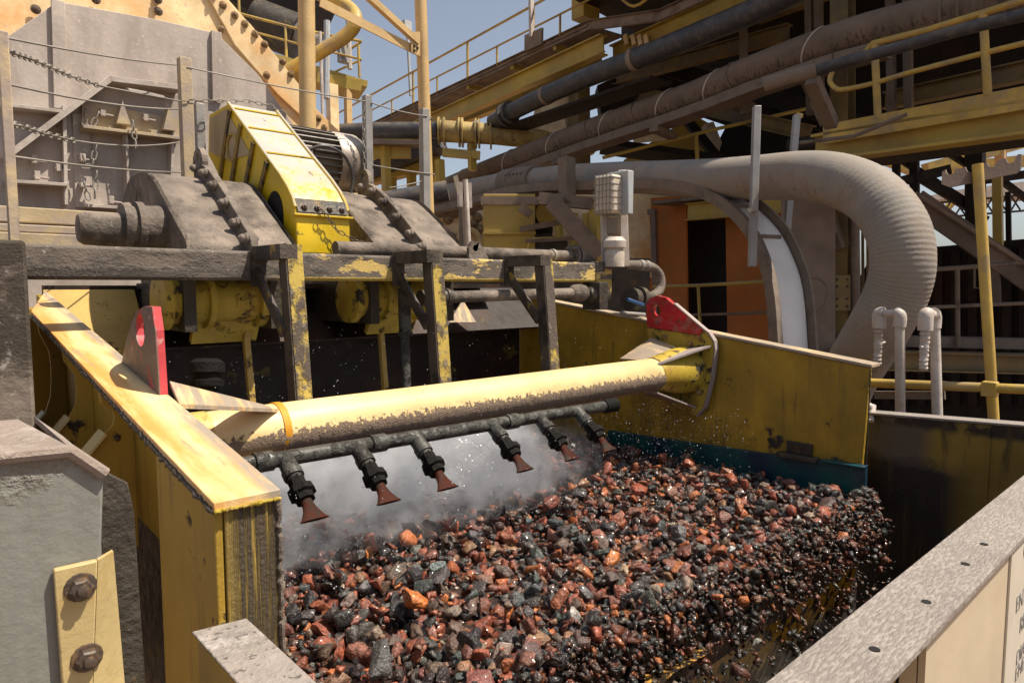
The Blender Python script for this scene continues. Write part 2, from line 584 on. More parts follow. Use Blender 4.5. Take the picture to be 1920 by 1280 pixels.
M_boltlt = mat('painted_bolt', (.36, .23, .10), .5, layers=[dict(c=(.10, .06, .04), s=30, lo=.45, hi=.6)])
M_steel = mat('rope_steel', (.26, .235, .205), .65, metal=.0)
M_pvc = mat('dusty_white_pvc', (.56, .50, .45), .55, bump=.2, layers=[dict(c=(.40, .33, .27), s=8, lo=.45, hi=.65)])
M_motor = mat('dusty_motor', (.16, .13, .11), .5, layers=[dict(c=(.40, .35, .30), s=6, lo=.35, hi=.5, up=(.25, .6))])
M_motorbell = mat('dusty_motor_cowl', (.20, .16, .13), .45, metal=.2, layers=[dict(c=(.46, .41, .36), s=7, lo=.35, hi=.5, up=(.1, .6))])
M_fin = mat('black_cooling_fins', (.05, .045, .04), .5, layers=[dict(c=(.32, .28, .24), s=9, lo=.3, hi=.5, up=(.2, .7))])
M_nozgrey = mat('grey_spray_pipe', (.065, .064, .056), .45, bump=.4, layers=[dict(c=(.018, .016, .013), s=14, lo=.48, hi=.56, h=.4), dict(c=(.17, .165, .145), s=40, lo=.62, hi=.70)])  # base darkened to hold the cross tube's shade, with paler patches
M_nozblk = mat('black_hose_coupling', (.010, .009, .008), .75, spec=.15, bump=.8, bscale=90)
M_noztip = mat('red_brown_nozzle', (.055, .014, .008), .7, spec=.12, bump=.3, layers=[dict(c=(.03, .02, .015), s=18, lo=.46, hi=.58)])
M_blue = mat('blue_valve_handle', (.03, .09, .22), .5)
M_lens = mat('dusty_lamp_grille', (.58, .50, .40), .6, bump=.4)
M_lamp = mat('pale_lamp_housing', (.40, .43, .45), .5, layers=[dict(c=(.42, .36, .3), s=9, lo=.5, hi=.65)])
M_concrete = mat('splashed_concrete', (.21, .172, .142), .9, bump=.9, bscale=25, var=.4, vscale=4, layers=[dict(c=(.05, .039, .03), s=(6, 6, 14), lo=.25, hi=.45, z=(-.36, -.22), za=.2, zs=9, h=.6), dict(c=(.45, .41, .38), s=14, lo=.6, hi=.7)])
M_ground = mat('red_brown_dirt', (.22, .14, .09), .95, bump=.5, bscale=8, vscale=.3)
M_wetplate = mat('wet_yellow_chute_plate', (.44, .27, .022), .18, bump=.3, bscale=25, layers=[dict(c=(.10, .085, .075), s=400, lo=0, hi=.01, z=(-1.52, -1.66), za=.1, zs=8), dict(c=(.03, .022, .016), s=(13, 13, 11), lo=.50, hi=.55)])  # dark blotches paint the falling stones' shadows; grey band low down
M_amber = mat('amber_lit_plate', (.62, .34, .08), .2, bump=.2, layers=[dict(c=(.03, .022, .016), s=34, lo=.45, hi=.475)])  # lit tone of the wet plate, blotched with shadows of falling stones
M_chute = mat('mud_splashed_chute_wall', (.22, .15, .025), .4, layers=[
    dict(c=(.09, .072, .055), s=400, lo=0, hi=.01, y=(1.02, 1.10)), dict(c=(.008, .007, .006), s=400, lo=0, hi=.01, y=(.84, .98), z=(-.82, -.90), za=.22, zs=4, h=.5),
    dict(c=(.02, .016, .012), s=5, lo=.42, hi=.5, z=(-.72, -.69), za=.05, zs=12), dict(c=(.06, .04, .015), s=(20, 20, 2), lo=.55, hi=.7)])
M_stone_a = mat('wet_stone_mass', (.2, .1, .1), .30, bump=.9, bscale=110, var=.6, vscale=55, spec=.5, coat=.30, tint='attr', layers=[dict(c=(.035, .025, .022), s=38, lo=.60, hi=.72), dict(c=(.30, .20, .15), s=95, lo=.66, hi=.74)])
M_stone_o = mat('wet_stone_single', (.2, .1, .1), .30, bump=.9, bscale=110, var=.6, vscale=55, spec=.5, coat=.30, tint='obj', layers=[dict(c=(.035, .025, .022), s=38, lo=.60, hi=.72), dict(c=(.30, .20, .15), s=95, lo=.66, hi=.74)])
M_bed = mat('dark_wet_fines', (.035, .025, .022), .3, bump=1.0, bscale=60, layers=[dict(c=(.13, .05, .03), s=30, lo=.5, hi=.6)])


M_tower = mat('brown_olive_column', (.22, .155, .055), .65, layers=[dict(c=(.13, .095, .06), s=2, lo=.45, hi=.65)])  # column yellow darkened so its shade sits in the colour


def bolt_mesh(name, m, hexa=True):
    b = MB()
    b.lathe((0, 0, 0), ZAX, [(0, 1.35), (.18, 1.3), (.2, 1.0)], 14)
    b.lathe((0, 0, .2), ZAX, [(0, 1.0), (.62, 1.0), (.78, .82)], 6 if hexa else 12)
    b.lathe((0, 0, .98), ZAX, [(0, .5), (.35, .48), (.42, .3)], 8)
    return b.mesh(name, m)


B_DARK = bolt_mesh('bolt', M_bolt)
B_CREAM = bolt_mesh('bolt', M_boltlt)
_b = MB().lathe((0, 0, 0), ZAX, [(0, 1.25), (.3, 1.2), (.32, 1.0), (.75, .85), (1.0, .45)], 14)
B_MUD = _b.mesh('bolt', M_mud)
_b = MB()
_l = []
for k in range(20):
    a = 2 * math.pi * k / 20
    _l.append(V((.62 if abs(math.cos(a)) > .3 else .62) * math.cos(a) * 1.0 + (.42 if math.cos(a) > 0 else -.42), .50 * math.sin(a), 0))
_b.tube(_l, .17, 7, closed=True)
LINK = _b.mesh('link', M_steel)
LINKD = _b.mesh('link', M_bolt)


def chain(t, pts, pitch=.03, me=None, sag=0.0):
    pts = [Vector(p) for p in pts]
    if sag:
        out = []
        for i in range(len(pts) - 1):
            for k in range(8):
                u = k / 8
                out.append(pts[i].lerp(pts[i + 1], u) - ZAX * sag * 4 * u * (1 - u))
        pts = out + [pts[-1]]
    d = [0]
    for i in range(len(pts) - 1):
        d.append(d[-1] + (pts[i + 1] - pts[i]).length)
    n = max(1, int(d[-1] / pitch))
    for k in range(n):
        s = (k + .5) * d[-1] / n
        i = max(j for j in range(len(d) - 1) if d[j] <= s)
        u = (s - d[i]) / max(d[i + 1] - d[i], 1e-6)
        c = pts[i].lerp(pts[i + 1], u)
        x = (pts[i + 1] - pts[i]).normalized()
        y = x.cross(ZAX)
        y = y.normalized() if y.length > .01 else x.orthogonal().normalized()
        z = x.cross(y)
        if k % 2:
            y, z = z, -y
        m = Matrix((x, y, z)).transposed().to_4x4() @ Matrix.Scale(pitch * .55, 4)
        t.inst('link', me or LINK, c, m)


# ================================================================== GROUND
solo('ground', 'red brown dirt ground far below the plant', None, MB().bx(-150, 250, -150, 250, -4.6, -4.5), M_ground, kind='structure', smooth=False)

# ================================================================== VIBRATING SCREEN
XL, XR = .541, 3.614
YF = 1.29


def ztl(y):
    return -.40 + .148 * (y - YF)


def ztr(y):
    return -.412 + .126 * (y - YF)


vs = Thing('vibrating_screen', 'yellow vibrating screen body with two side walls and a cross tube over the stone deck', 'vibrating screen')
lw = vs.add('side_wall', MB().prism([(.515, 1.68, ztl(1.68) - .016), (.515, 3.82, ztl(3.82) - .016), (.515, 3.82, -.62), (.515, 1.68, -.70)], V(.022, 0, 0)), M_leftwall, label='left side wall in shade')
vs.add('void_sheet', MB().bx(.539, .549, 1.31, 3.82, -1.25, -.60), M_muddk)  # added dark sheet standing in for the black void beneath the wall
vs.add('front_post', MB().prism([(.43, YF, -.418), (.43, 1.66, ztl(1.66) - .018), (.43, 1.66, -1.3), (.43, YF, -1.3)], V(.016, 0, 0)).bx(.446, .50, 1.645, 1.66, -1.3, -.37), M_leftwall, bev=.004)
vs.add('end_plate', MB().bx(.447, .552, YF - .006, YF + .012, -1.3, -.4165), M_streak, bev=.003, label='end plate streaked with dried mud')
vs.add('top_flange', MB().prism([(.425, YF - .012, ztl(YF) - .016), (.553, YF - .012, ztl(YF) - .016), (.553, 3.83, ztl(3.83) - .016), (.425, 3.3, ztl(3.3) - .016)], V(0, 0, .017)), M_top, bev=.002, label='left flange painted in a sunlit cream tone with orange stains')
def crust(pts, r, seed, n=90):
    pts = [Vector(p) for p in pts]
    c = []
    for i in range(n + 1):
        u = i / n * (len(pts) - 1)
        k = min(int(u), len(pts) - 2)
        p = pts[k].lerp(pts[k + 1], u - k)
        c.append(p + V(noise.noise(V(seed, i * .9, 0)), noise.noise(V(seed, i * .9, 5)), noise.noise(V(seed, i * .9, 9))) * r * .7)
    return MB().tube(c, r, 7, rf=lambda t: r * (.55 + .7 * abs(noise.noise(V(seed + 3, t * n * .55, 0)))))


vs.add('mud_crust', crust([(.425, YF - .01, ztl(YF) - .017), (.425, 3.3, ztl(3.3) - .017)], .009, 1, 160), M_muddk)
vs.add('mud_crust', crust([(.425, YF - .013, ztl(YF) - .017), (.553, YF - .013, ztl(YF) - .017)], .006, 2, 40), M_lugyel)
vs.add('mud_crust', crust([(.550, YF - .008, ztl(YF) - .02), (.552, YF - .006, -1.2)], .008, 3, 80), M_mud)
vs.add('mud_crust', crust([(XR - .004, YF - .002, ztr(YF) - .01), (XR - .004, YF - .002, -.9)], .005, 4, 60), M_muddk)
for yy, zf in ((2.2, -.42), (2.72, -.45), (3.2, -.50)):
    zt = ztl(yy) - .018
    prof = [(.43, zt), (.435, zt - .05)] + [(.455 + .012 * math.sin(k * .7), zt - .06 - k * (zt - .06 - zf) / 5) for k in range(1, 5)] + [(.44, zf), (.34, zf - .12), (.34, zf - .35), (.514, zf - .35), (.514, zt)]
    rb = vs.add('rib', MB().prism([(x, yy, z) for x, z in prof], V(0, .014, 0)), M_leftwall)
    vs.add('rib_foot', MB().prism([(.440, yy - .03, zf), (.338, yy - .03, zf - .12), (.338, yy + .05, zf - .12), (.440, yy + .05, zf)], V(-.005, 0, .006)), M_bracket, sub=rb)
vs.add('back_post', MB().bx(.40, .514, 3.45, 3.82, -.7, ztl(3.45) - .02), M_leftwall)
rw = vs.add('side_wall', MB().prism([(XR, YF + .0, ztr(YF)), (XR, 3.95, ztr(3.95)), (XR, 3.95, -1.25), (XR, YF + .02, -1.25), (XR - .012 + .012, YF + .02, -.9)], V(.022, 0, 0)), M_wall, label='right side wall, olive in shade')
vs.add('top_flange', MB().prism([(XR - .012, YF - .01, ztr(YF) + .003), (XR + .10, YF - .01, ztr(YF) + .003), (XR + .10, 3.95, ztr(3.95) + .003), (XR - .012, 3.95, ztr(3.95) + .003)], V(0, 0, .016)), M_top, bev=.002)
vs.add('liner', MB().prism([(3.585, YF - .01, -.915), (3.585, 2.95, -.985), (3.585, 2.95, -1.2), (3.585, YF - .01, -1.2)], V(.027, 0, 0)).prism([(3.555, YF - .012, -.912), (3.555, 1.50, -.919), (3.613, 1.5, -.919), (3.613, YF - .012, -.912)], V(0, 0, .010)), M_teal, bev=.004, label='teal rubber strip along the foot of the right wall')
vs.add('clamp', MB().bx(3.56, 3.612, 1.52, 1.74, -.935, -.91).bx(3.595, 3.612, 1.56, 1.70, -.91, -.845), M_muddk, bev=.004)
vs.add('deck', MB().bx(.54, 3.60, 1.27, 3.95, -1.13, -1.09), M_bed)
vs.add('discharge_plate', MB().prism([(.54, 1.275, -1.30), (3.60, 1.275, -1.30), (3.60, 1.40, -1.85), (.54, 1.40, -1.85)], V(0, .02, 0)), M_wetplate, label='wet yellow discharge plate under the deck lip')
vs.add('lip_plate', MB().bx(.54, 3.60, 1.250, 1.268, -1.36, -1.095), M_bed)
vs.add('sun_patch_plate', MB().prism([P(1180, 1276, Y=1.21), P(1326, 1200, Y=1.21), P(1332, 1222, Y=1.13), P(1262, 1262, Y=1.12), P(1215, 1310, Y=1.12)], V(0, .01, -.006)), M_amber, label='added amber plate shaped as a sun patch below the deck lip')  # added plate, shaped and coloured as a patch of sun
vs.add('rear_plate', MB().bx(.545, 3.605, 3.85, 3.87, -1.0, .0), M_back)
vs.add('feed_lip', MB().prism([(.545, 3.84, -.02), (.93, 3.84, -.02), (.90, 3.52, -.29), (.545, 3.52, -.29)], V(0, .008, -.012)), M_yel, label='yellow feed lip catching sun at its left end')
vs.add('feed_lip', MB().prism([P(868, 562, Y=3.56), P(893, 604, Y=3.49), P(843, 604, Y=3.49)], V(0, .012, -.004)), M_top, label='small pale triangle painted as a sun patch at the right end of the feed lip')  # pale triangle cut to the shape of a sun patch
vs.add('feed_lip_edge', MB().bx(.545, .90, 3.50, 3.52, -.335, -.292), M_yel)
vs.add('shaded_feed_sheet', MB().prism([(.94, 3.84, -.02), (3.60, 3.84, -.02), (3.60, 3.54, -.30), (.94, 3.54, -.30)], V(0, .008, -.012)), M_back)  # shaded stretch of the feed lip drawn as a dark sheet
vs.add('feed_box_top', MB().bx(.94, 3.2, 3.62, 3.84, -.018, .01), M_back)
# cross tube, with the caked mud as real relief
tb = MB()
NX, NA, RT_ = 340, 44, .095
TY, TZ = 2.33, -.512
x0, x1 = .60, 3.50


def tubept(u, v):
    a = 2 * math.pi * v
    x = x0 + (x1 - x0) * u
    cy, cz = -math.sin(a), math.cos(a)
    edge = .012 * noise.noise(V(x * 9, 0, 3)) + .010 * noise.noise(V(x * 45, a * 6, 1))
    d = 0
    ed = cz * RT_ + edge
    if ed < .012 and cz > -.75 and x > .95:
        k = min(1, (.012 - ed) / .012) * min(1, (cz + .75) / .25)
        d = k * (.004 + .005 * abs(noise.noise(V(x * 70, cy * 8, cz * 8))) + .0035 * noise.noise(V(x * 160, a * 18, 5)))
    r = RT_ + d
    return V(x, TY + cy * r, TZ + cz * r)


tb.grid(tubept, NX, NA)
tub = vs.add('cross_tube', tb, M_tube, label='fat cross tube, bright on top and caked with mud below')
vs.add('weld_band', MB().tube([(.99, TY, TZ), (1.015, TY, TZ)], .0995, 28), mat('orange_rust_weld', (.62, .27, .02), .6), sub=tub)
# gussets left
g = MB()
g.prism([P(318, 714, X=.56), P(337, 757, X=.56), V(.985, TY - .055, TZ + .085), V(.985, TY + .055, TZ + .085)], V(0, 0, -.012))
vs.add('gusset', g, M_top, sub=tub)
vs.add('gusset', MB().prism([(XL, 2.60, -.64), (XL, 2.05, -.64), (.96, TY - .09, -.60), (.96, TY + .08, -.60)], V(0, 0, .010)), M_tubelow, sub=tub)
vs.add('tube_collar', MB().tube([(XL, TY, TZ), (.60, TY, TZ), (.76, TY, TZ)], .12, 28, rf=lambda t: .10 - .002 * t), M_tubelow, sub=tub)
# gussets right
gb = P(1333, 647, X=3.545)
vs.add('gusset', MB().prism([V(3.19, TY - .07, TZ + .075), gb, V(3.545, gb.y + .26, gb.z - .045), V(3.19, TY + .03, TZ + .06)], V(0, 0, -.012)), M_rim, sub=tub)
vs.add('gusset', MB().prism([(3.55, 2.58, -.70), (3.55, 2.24, -.735), (3.17, TY - .08, -.605), (3.20, TY + .08, -.60)], V(0, 0, .010)), M_rim, sub=tub)
vs.add('tube_collar', MB().tube([(3.22, TY, TZ), (3.55, TY, TZ)], .12, 28, rf=lambda t: .098 + .05 * t), M_lugyel, sub=tub)
vs.add('gusset', MB().prism([V(3.22, TY + .05, TZ + .085), V(3.545, TY + .02, TZ + .13), P(1222, 633, X=3.545), P(1165, 671, X=3.30)], V(0, .012, -.004)), M_top, sub=tub)


# lugs
def yz(x, c, r, n=16):
    return [V(x, c[0] + r * math.cos(2 * math.pi * k / n), c[1] + r * math.sin(2 * math.pi * k / n)) for k in range(n)]


def round_corner(pts, i, r, n=5):
    p = pts[i]
    a = (pts[i - 1] - p).normalized()
    b = (pts[(i + 1) % len(pts)] - p).normalized()
    return [p + a * r * (1 - t) ** 2 + b * r * t ** 2 for t in [k / (n - 1) for k in range(n)]]


lugx = 3.556
full = PP([(1212, 572), (1218, 560), (1232, 554), (1248, 558), (1262, 570), (1326, 625), (1336, 640), (1338, 655), (1331, 712), (1318, 764), (1304, 779), (1222, 742), (1214, 640)], X=lugx)
zc = [P(1212, 612, X=lugx), P(1305, 628, X=lugx)]
topn = PP([(1213, 613), (1212, 572), (1218, 560), (1232, 554), (1248, 558), (1262, 570), (1318, 618), (1311, 628)], X=lugx)
h0 = P(1231, 582, X=lugx)
lugr = vs.add('lifting_lug', MB().holed(topn, yz(lugx, (h0.y, h0.z), .033), V(.035, 0, 0)), M_red, smooth=False, label='bright red lifting lug on the right wall')
lown = PP([(1213, 614), (1311, 629), (1319, 619), (1326, 625), (1336, 640), (1338, 655), (1331, 712), (1318, 764), (1304, 779), (1222, 742)], X=lugx)
lugp = vs.add('mounting_plate', MB().prism(lown, V(.035, 0, 0)), M_lugyel, bev=.003)
rimp = PP([(1262, 569), (1318, 617), (1327, 624), (1337, 640), (1339, 655), (1332, 712), (1319, 764), (1305, 780)], X=lugx)
rm = MB()
for a, b in zip(rimp[:-1], rimp[1:]):
    rm.beam(a + V(.018, -.004, 0), b + V(.018, -.004, 0), .037, .008, up=V(1, 0, 0).cross(b - a))
vs.add('plate_rim', rm, M_rim, sub=lugp)
for px in ((1248, 632), (1295, 645), (1317, 680), (1310, 735)):
    vs.inst('bolt', B_CREAM, P(*px, X=lugx), orient((-1, 0, 0), sc=.013), sub=lugp)
lx = .53
ll = PP([(226, 690), (236, 640), (246, 606), (256, 584), (270, 574), (285, 575), (291, 620), (299, 745), (290, 790), (240, 760)], X=lx)
hl = P(262, 618, X=lx)
vs.add('lifting_lug', MB().holed(ll, yz(lx, (hl.y, hl.z), .048), V(.022, 0, 0)), M_redworn, smooth=False, label='worn lifting lug on the left wall with a red edge')

# ================================================================== SUPPORT BEAM WITH BRACKETS
bm_ = Thing('support_beam', 'long mud-coated square beam spanning the screen above the cross tube', 'beam')
bm_.add('beam', MB().bx(.12, 3.28, 2.80, 2.92, .020, .140), M_mudbeam, bev=.012)
bm_.add('end_plate', MB().bx(3.275, 3.42, 2.79, 2.93, -.05, .148), M_mudbeam, bev=.004)
bm_.add('lug', MB().holed([V(2.36 + a, 2.86, b) for a, b in ((-.05, .14), (-.05, .20), (-.03, .235), (.02, .235), (.06, .19), (.09, .14))], [V(2.355 + .018 * math.cos(k * .6283), 2.86, .2 + .018 * math.sin(k * .6283)) for k in range(10)], V(0, .02, 0)), M_mud, smooth=False)
_bp = {}


def bracket_parts():
    s = .028
    m = {}
    m['arm'] = MB().beam((0, .25, .015), (0, -.03, .015), .07, .055).mesh('arm', M_brktdk)
    m['leg'] = MB().beam((.026, -.020, .043), (.026, -.09, -.66), .062, .008, up=V(0, -1, 0)).mesh('leg', M_brkt)
    m['leg_web'] = MB().beam((-.008, .012, .043), (-.008, -.058, -.66), .008, .065, up=V(0, -1, 0)).mesh('leg_web', M_brktdk)
    m['brace'] = MB().beam((-.02, .235, -.06), (-.015, .0, -.30), .014, .05, up=V(0, 1, 0)).mesh('brace', M_brktdk)
    m['back_plate'] = MB().beam((-.01, .24, .04), (-.01, .24, -.12), .06, .016, up=V(0, 1, 0)).mesh('back_plate', M_brktdk)
    return m


BP = bracket_parts()
for px in (P(535, 465, Y=2.55).x, P(805, 470, Y=2.55).x, P(1015, 480, Y=2.55).x):
    for k, me in BP.items():
        bm_.inst(k, me, (px, 2.55, .115))

# ================================================================== EXCITERS


def exciter(label, xa, xb, xs, group, y0=2.98, left_end=False):
    t = Thing('exciter', label, 'exciter', group)
    # profile of the domed cover in Y,Z
    prof = [(2.97, .145), (2.985, .185), (3.08, .25), (3.20, .335), (3.32, .42), (3.42, .485), (3.52, .52), (3.66, .53), (3.80, .52), (3.92, .45), (4.0, .34), (4.02, .14)]
    pr_ = catmull([V(0, a, b) for a, b in prof], 4)

    def sheet(xl, xr, end):
        b = MB()
        n = len(pr_)
        r = .035

        def fn(u, v):
            p = pr_[min(int(round(u * (n - 1))), n - 1)]
            return V(xl + (xr - xl) * v, p.y, p.z + .010 * noise.noise(V(xl * 3 + v * 2.5, p.y * 9, p.z * 9)) - .035 * max(0, (v if end > 0 else 1 - v) - .90) / .10)
        b.grid(fn, n - 1, 12)
        side = [V(xl, p.y, p.z) for p in pr_]
        b.add(side, [tuple(range(n))])
        side = [V(xr, p.y, p.z) for p in pr_]
        b.add(side, [tuple(range(n - 1, -1, -1))])
        return b
    t.add('cover', sheet(xa, xs - .006, -1), M_mud)
    t.add('cover', sheet(xs + .014, xb, 1), M_mud)
    c = V(0, 3.55, .10)
    st = MB()
    strip = [p + (p - V(0, 3.5, 0)).normalized() * .07 for p in pr_]
    poly = [V(xs - .012, p.y, p.z) for p in strip[: 27]] + [V(xs - .012, p.y, p.z - .05) for p in pr_[26::-1]]
    st.prism(poly, V(.032, 0, 0))
    sf = t.add('flange', st, M_mud, bev=.004)
    q = strip[25]
    t.add('lifting_eye', MB().holed([V(xs - .010, q.y + .07 * math.cos(a * .449) - .02, q.z + .075 * math.sin(a * .449)) for a in range(14)], [V(xs - .010, q.y + .022 * math.cos(a * .628) - .02, q.z + .03 + .022 * math.sin(a * .628)) for a in range(10)], V(.028, 0, 0)), M_mud, sub=sf, smooth=False)
    for i in (4, 8, 12, 16, 20, 24):
        p = (strip[i] + pr_[i]) / 2 + (strip[i] - pr_[i]) * .15
        t.inst('bolt', B_MUD, V(xs - .013, p.y, p.z), orient((-1, 0, 0), sc=.020) @ Matrix.Diagonal((1, 1, 1.9, 1)), sub=sf)
        t.inst('bolt', B_MUD, V(xs + .021, p.y, p.z), orient((1, 0, 0), sc=.014), sub=sf)
    # shaft housing below
    b = MB()
    b.lathe((xa - .06, 3.22, -.07), (1, 0, 0), [(0, .085), (.01, .125), (.045, .125), (.05, .10), (.19, .10), (.195, .125), (.22, .125), (.225, .095), (.42, .095), (.425, .125), (.46, .125), (.465, .08), (.56, .08)], 28)
    b.beam((xa + .25, 3.22, -.13), (xa + .25, 3.3, -.26), .3, .03)
    t.add('shaft_housing', b, M_lugyel)
    t.add('foot', MB().bx(xa + .02, xa + .07, 3.1, 3.75, -.20, .16), M_muddk)
    t.add('foot', MB().bx(xb - .08, xb - .03, 3.1, 3.75, -.20, .16), M_muddk)
    return t


e1 = exciter('left domed grey exciter cover caked in mud, with a stubby drive on its left end', .92, 1.40, 1.17, 'exciter covers on the screen')
b = MB()
b.lathe((.60, 3.30, .235), (1, 0, 0), [(0, .055), (.02, .068), (.10, .07), (.16, .072)], 20)
b.lathe((.76, 3.30, .25), (1, 0, 0), [(0, .10), (.03, .105), (.032, .09), (.05, .09), (.052, .11), (.08, .11)], 20)
b.lathe((.84, 3.30, .25), (1, 0, 0), [(0, .095), (.09, .10)], 20)
e1.add('end_drive', b, M_mud, label='stubby mud-covered cylinder on the left end')
e2 = exciter('right domed grey exciter cover, darker, between the belt guard and the long top pipe', 1.83, 2.42, 2.08, 'exciter covers on the screen')

# ================================================================== BELT GUARD
xa, xb = 1.43, 1.71
bgd = Thing('belt_guard', 'bright yellow sloping belt guard with dusty top between the two grey covers', 'machine guard')
gA, gB, gC = P(427, 194, X=xa), P(392, 215, X=xa), P(390, 290, X=xa)
prof = [(3.05, .15), (3.05, .305), (3.062, .36), (3.09, .41), (3.14, .465), (3.22, .53), (gA.y - .02, gA.z - .016), (gA.y, gA.z), (gB.y, gB.z), (gC.y, gC.z), (3.58, .24), (3.50, .15)]
bgd.add('housing', MB().prism([(xa, y, z) for y, z in prof], V(xb - xa, 0, 0)), M_guard, bev=.006)
fp = MB().bx(xa - .012, xb + .012, 3.035, 3.06, .325, .335)
bgd.add('split_flange', fp, M_guard, bev=.002)
bgd.add('bolt_strip', MB().prism([(xa + .01, 3.048, .34), (xb - .01, 3.048, .34), (xb - .01, 3.082, .405), (xa + .01, 3.082, .405)], V(0, -.006, .003)), M_muddk)
for k in range(4):
    bgd.inst('bolt', B_DARK, (xa + .045 + k * .065, 3.056, .365), orient((0, -.9, .42), sc=.016))
gs = (gA.z - .53) / (gA.y - 3.22)
for y, l in ((3.34, .24), (3.50, .30), (3.66, .34), (3.80, .34)):
    z = .53 + (y - 3.22) * gs - .01
    bgd.add('side_rib', MB().beam((xa - .006, y, z), (xa - .006, y + .18, z - l), .014, .034, up=V(1, 0, 0).cross(V(0, .18, -l))), M_dirtrib)
for y in (3.40, 3.62, 3.80):
    bgd.add('top_seam', MB().beam((xa + .006, y, .534 + (y - 3.22) * gs), (xb - .006, y, .534 + (y - 3.22) * gs), .012, .006), M_guard)
bgd.add('side_panel', MB().prism(PP([(424, 205), (396, 222), (394, 286), (430, 300), (470, 290)], X=xa - .001), V(-.004, 0, 0)), M_dustpanel)
bgd.add('top_edge', MB().tube([(xb - .004, y, z + .004) for y, z in prof[2:8]], .009, 8).tube([(xa + .004, y, z + .004) for y, z in prof[2:8]], .009, 8), M_guard)
bgd.add('inspection_ring', MB().tube([V(xa - .009, 3.78 + .07 * math.cos(k * .2244), .74 + .07 * math.sin(k * .2244)) for k in range(28)], .008, 6, closed=True), M_yel)
bgd.add('window', MB().prism([V(xa - .003, 3.28 + .10 * math.cos(k * .3142), .33 + .13 * math.sin(k * .3142)) for k in range(20)], V(.006, 0, 0)), M_blk)

# ================================================================== MOTOR
mo = Thing('electric_motor', 'dusty electric motor with black cooling fins behind the yellow belt guard', 'electric motor')
mc = V(1.78, 4.22, .80)
mo.add('body', MB().lathe(mc, (1, 0, 0), [(0, .15), (.02, .175), (.44, .175), (.46, .16)], 30), M_motor)
for k in range(30):
    a = 2 * math.pi * k / 30
    c_ = mc + V(.23, math.cos(a) * .19, math.sin(a) * .19)
    mo.add('cooling_fin', MB().box(c_, V(.20, 0, 0), V(0, math.cos(a), math.sin(a)) * .022, V(0, -math.sin(a), math.cos(a)) * .004), M_fin)
mo.add('cowl', MB().lathe(mc + V(.43, 0, 0), (1, 0, 0), [(0, .205), (.02, .212), (.16, .212), (.20, .19), (.215, .15)], 30), M_motorbell)
mo.add('terminal_box', MB().bx(1.86, 2.0, 4.00, 4.06, .72, .86), M_motor, bev=.008)
mo.add('cable', MB().tube(catmull([(1.97, 3.99, .83), (2.06, 3.96, .86), (2.2, 3.98, .82), (2.27, 4.0, .7), (2.25, 4.02, .55)], 6), .011, 8), M_blackpipe)
mo.add('base_frame', MB().bx(1.76, 2.4, 4.02, 4.42, .55, .60).bx(1.80, 1.86, 4.05, 4.4, .2, .56).bx(2.3, 2.36, 4.05, 4.4, .2, .56), M_cream)

# guard chain hanging over the front of the guard
ch = Thing('guard_chain', 'short dark chain draped over the front of the yellow belt guard', 'chain')
chain(ch, PP([(602, 392), (618, 412), (632, 432)], Y=3.02) + [P(655, 445, Y=2.99), P(680, 455, Y=2.98), P(712, 468, Y=2.97)], .026, LINKD)

# ================================================================== PIPES ON THE BEAM
t = Thing('wash_pipe', 'mud-grey water pipe lying along the back of the beam, flanged at its right end', 'pipe')
t.add('pipe', MB().cyl((1.58, 2.96, .175), (3.30, 2.96, .185), .034, 18), M_mud)
for x in (3.10, 3.135):
    t.add('flange', MB().cyl((x + .12, 2.96, .185), (x + .135, 2.96, .185), .072, 20), M_mud)
t.add('clamp', MB().cyl((3.04, 2.96, .184), (3.055, 2.96, .184), .041, 18), M_galv)
for k in range(6):
    a = k * 1.047
    t.inst('bolt', B_MUD, (3.218, 2.96 + .055 * math.cos(a), .185 + .055 * math.sin(a)), orient((-1, 0, 0), sc=.011))
t.add('elbow', MB().tube(catmull([(3.28, 2.96, .185), (3.36, 2.96, .17), (3.42, 2.95, .12), (3.44, 2.94, .05)], 5), .04, 14), M_mud)

t = Thing('feed_pipe', 'dark pipe slung under the beam ending in a clustered valve with blue handle', 'pipe')
t.add('pipe', MB().cyl((1.98, 2.80, -.062), (3.12, 2.80, -.045), .031, 18), M_mud)
t.add('sleeve', MB().cyl((1.95, 2.80, -.062), (2.14, 2.80, -.06), .040, 18).cyl((2.10, 2.80, -.06), (2.12, 2.80, -.06), .046, 18), M_muddk)
t.add('clamp_joint', MB().lathe((3.05, 2.80, -.046), (1, 0, 0), [(0, .035), (.02, .05), (.07, .055), (.11, .048), (.13, .036)], 18), M_mud)
t.add('valve_body', MB().lathe((3.2, 2.80, -.06), (1, 0, 0), [(0, .036), (.03, .06), (.09, .07), (.15, .06), (.18, .04)], 14).bx(3.23, 3.31, 2.73, 2.87, -.15, .02), M_muddk, bev=.004)
t.add('valve_handle', MB().beam(P(1176, 561, Y=2.66), P(1206, 572, Y=2.62), .03, .02), M_blue, bev=.004)
t.add('flange', MB().cyl(P(1180, 560, Y=2.76), P(1186, 562, Y=2.76) + V(.02, 0, 0), .075, 20).cyl(P(1196, 557, Y=2.76), P(1200, 558, Y=2.76) + V(.02, 0, 0), .07, 20), M_muddk)
t.add('drain', MB().cyl(P(1165, 587, Y=2.7), P(1208, 590, Y=2.7), .014, 10), M_galv)
t.add('hose_bend', MB().tube(catmull([P(1172, 497, Y=2.78), P(1200, 497, Y=2.78), P(1222, 501, Y=2.77), P(1237, 516, Y=2.75), P(1238, 540, Y=2.74), P(1225, 554, Y=2.74), P(1200, 556, Y=2.76)], 6), .031, 16), M_mud)
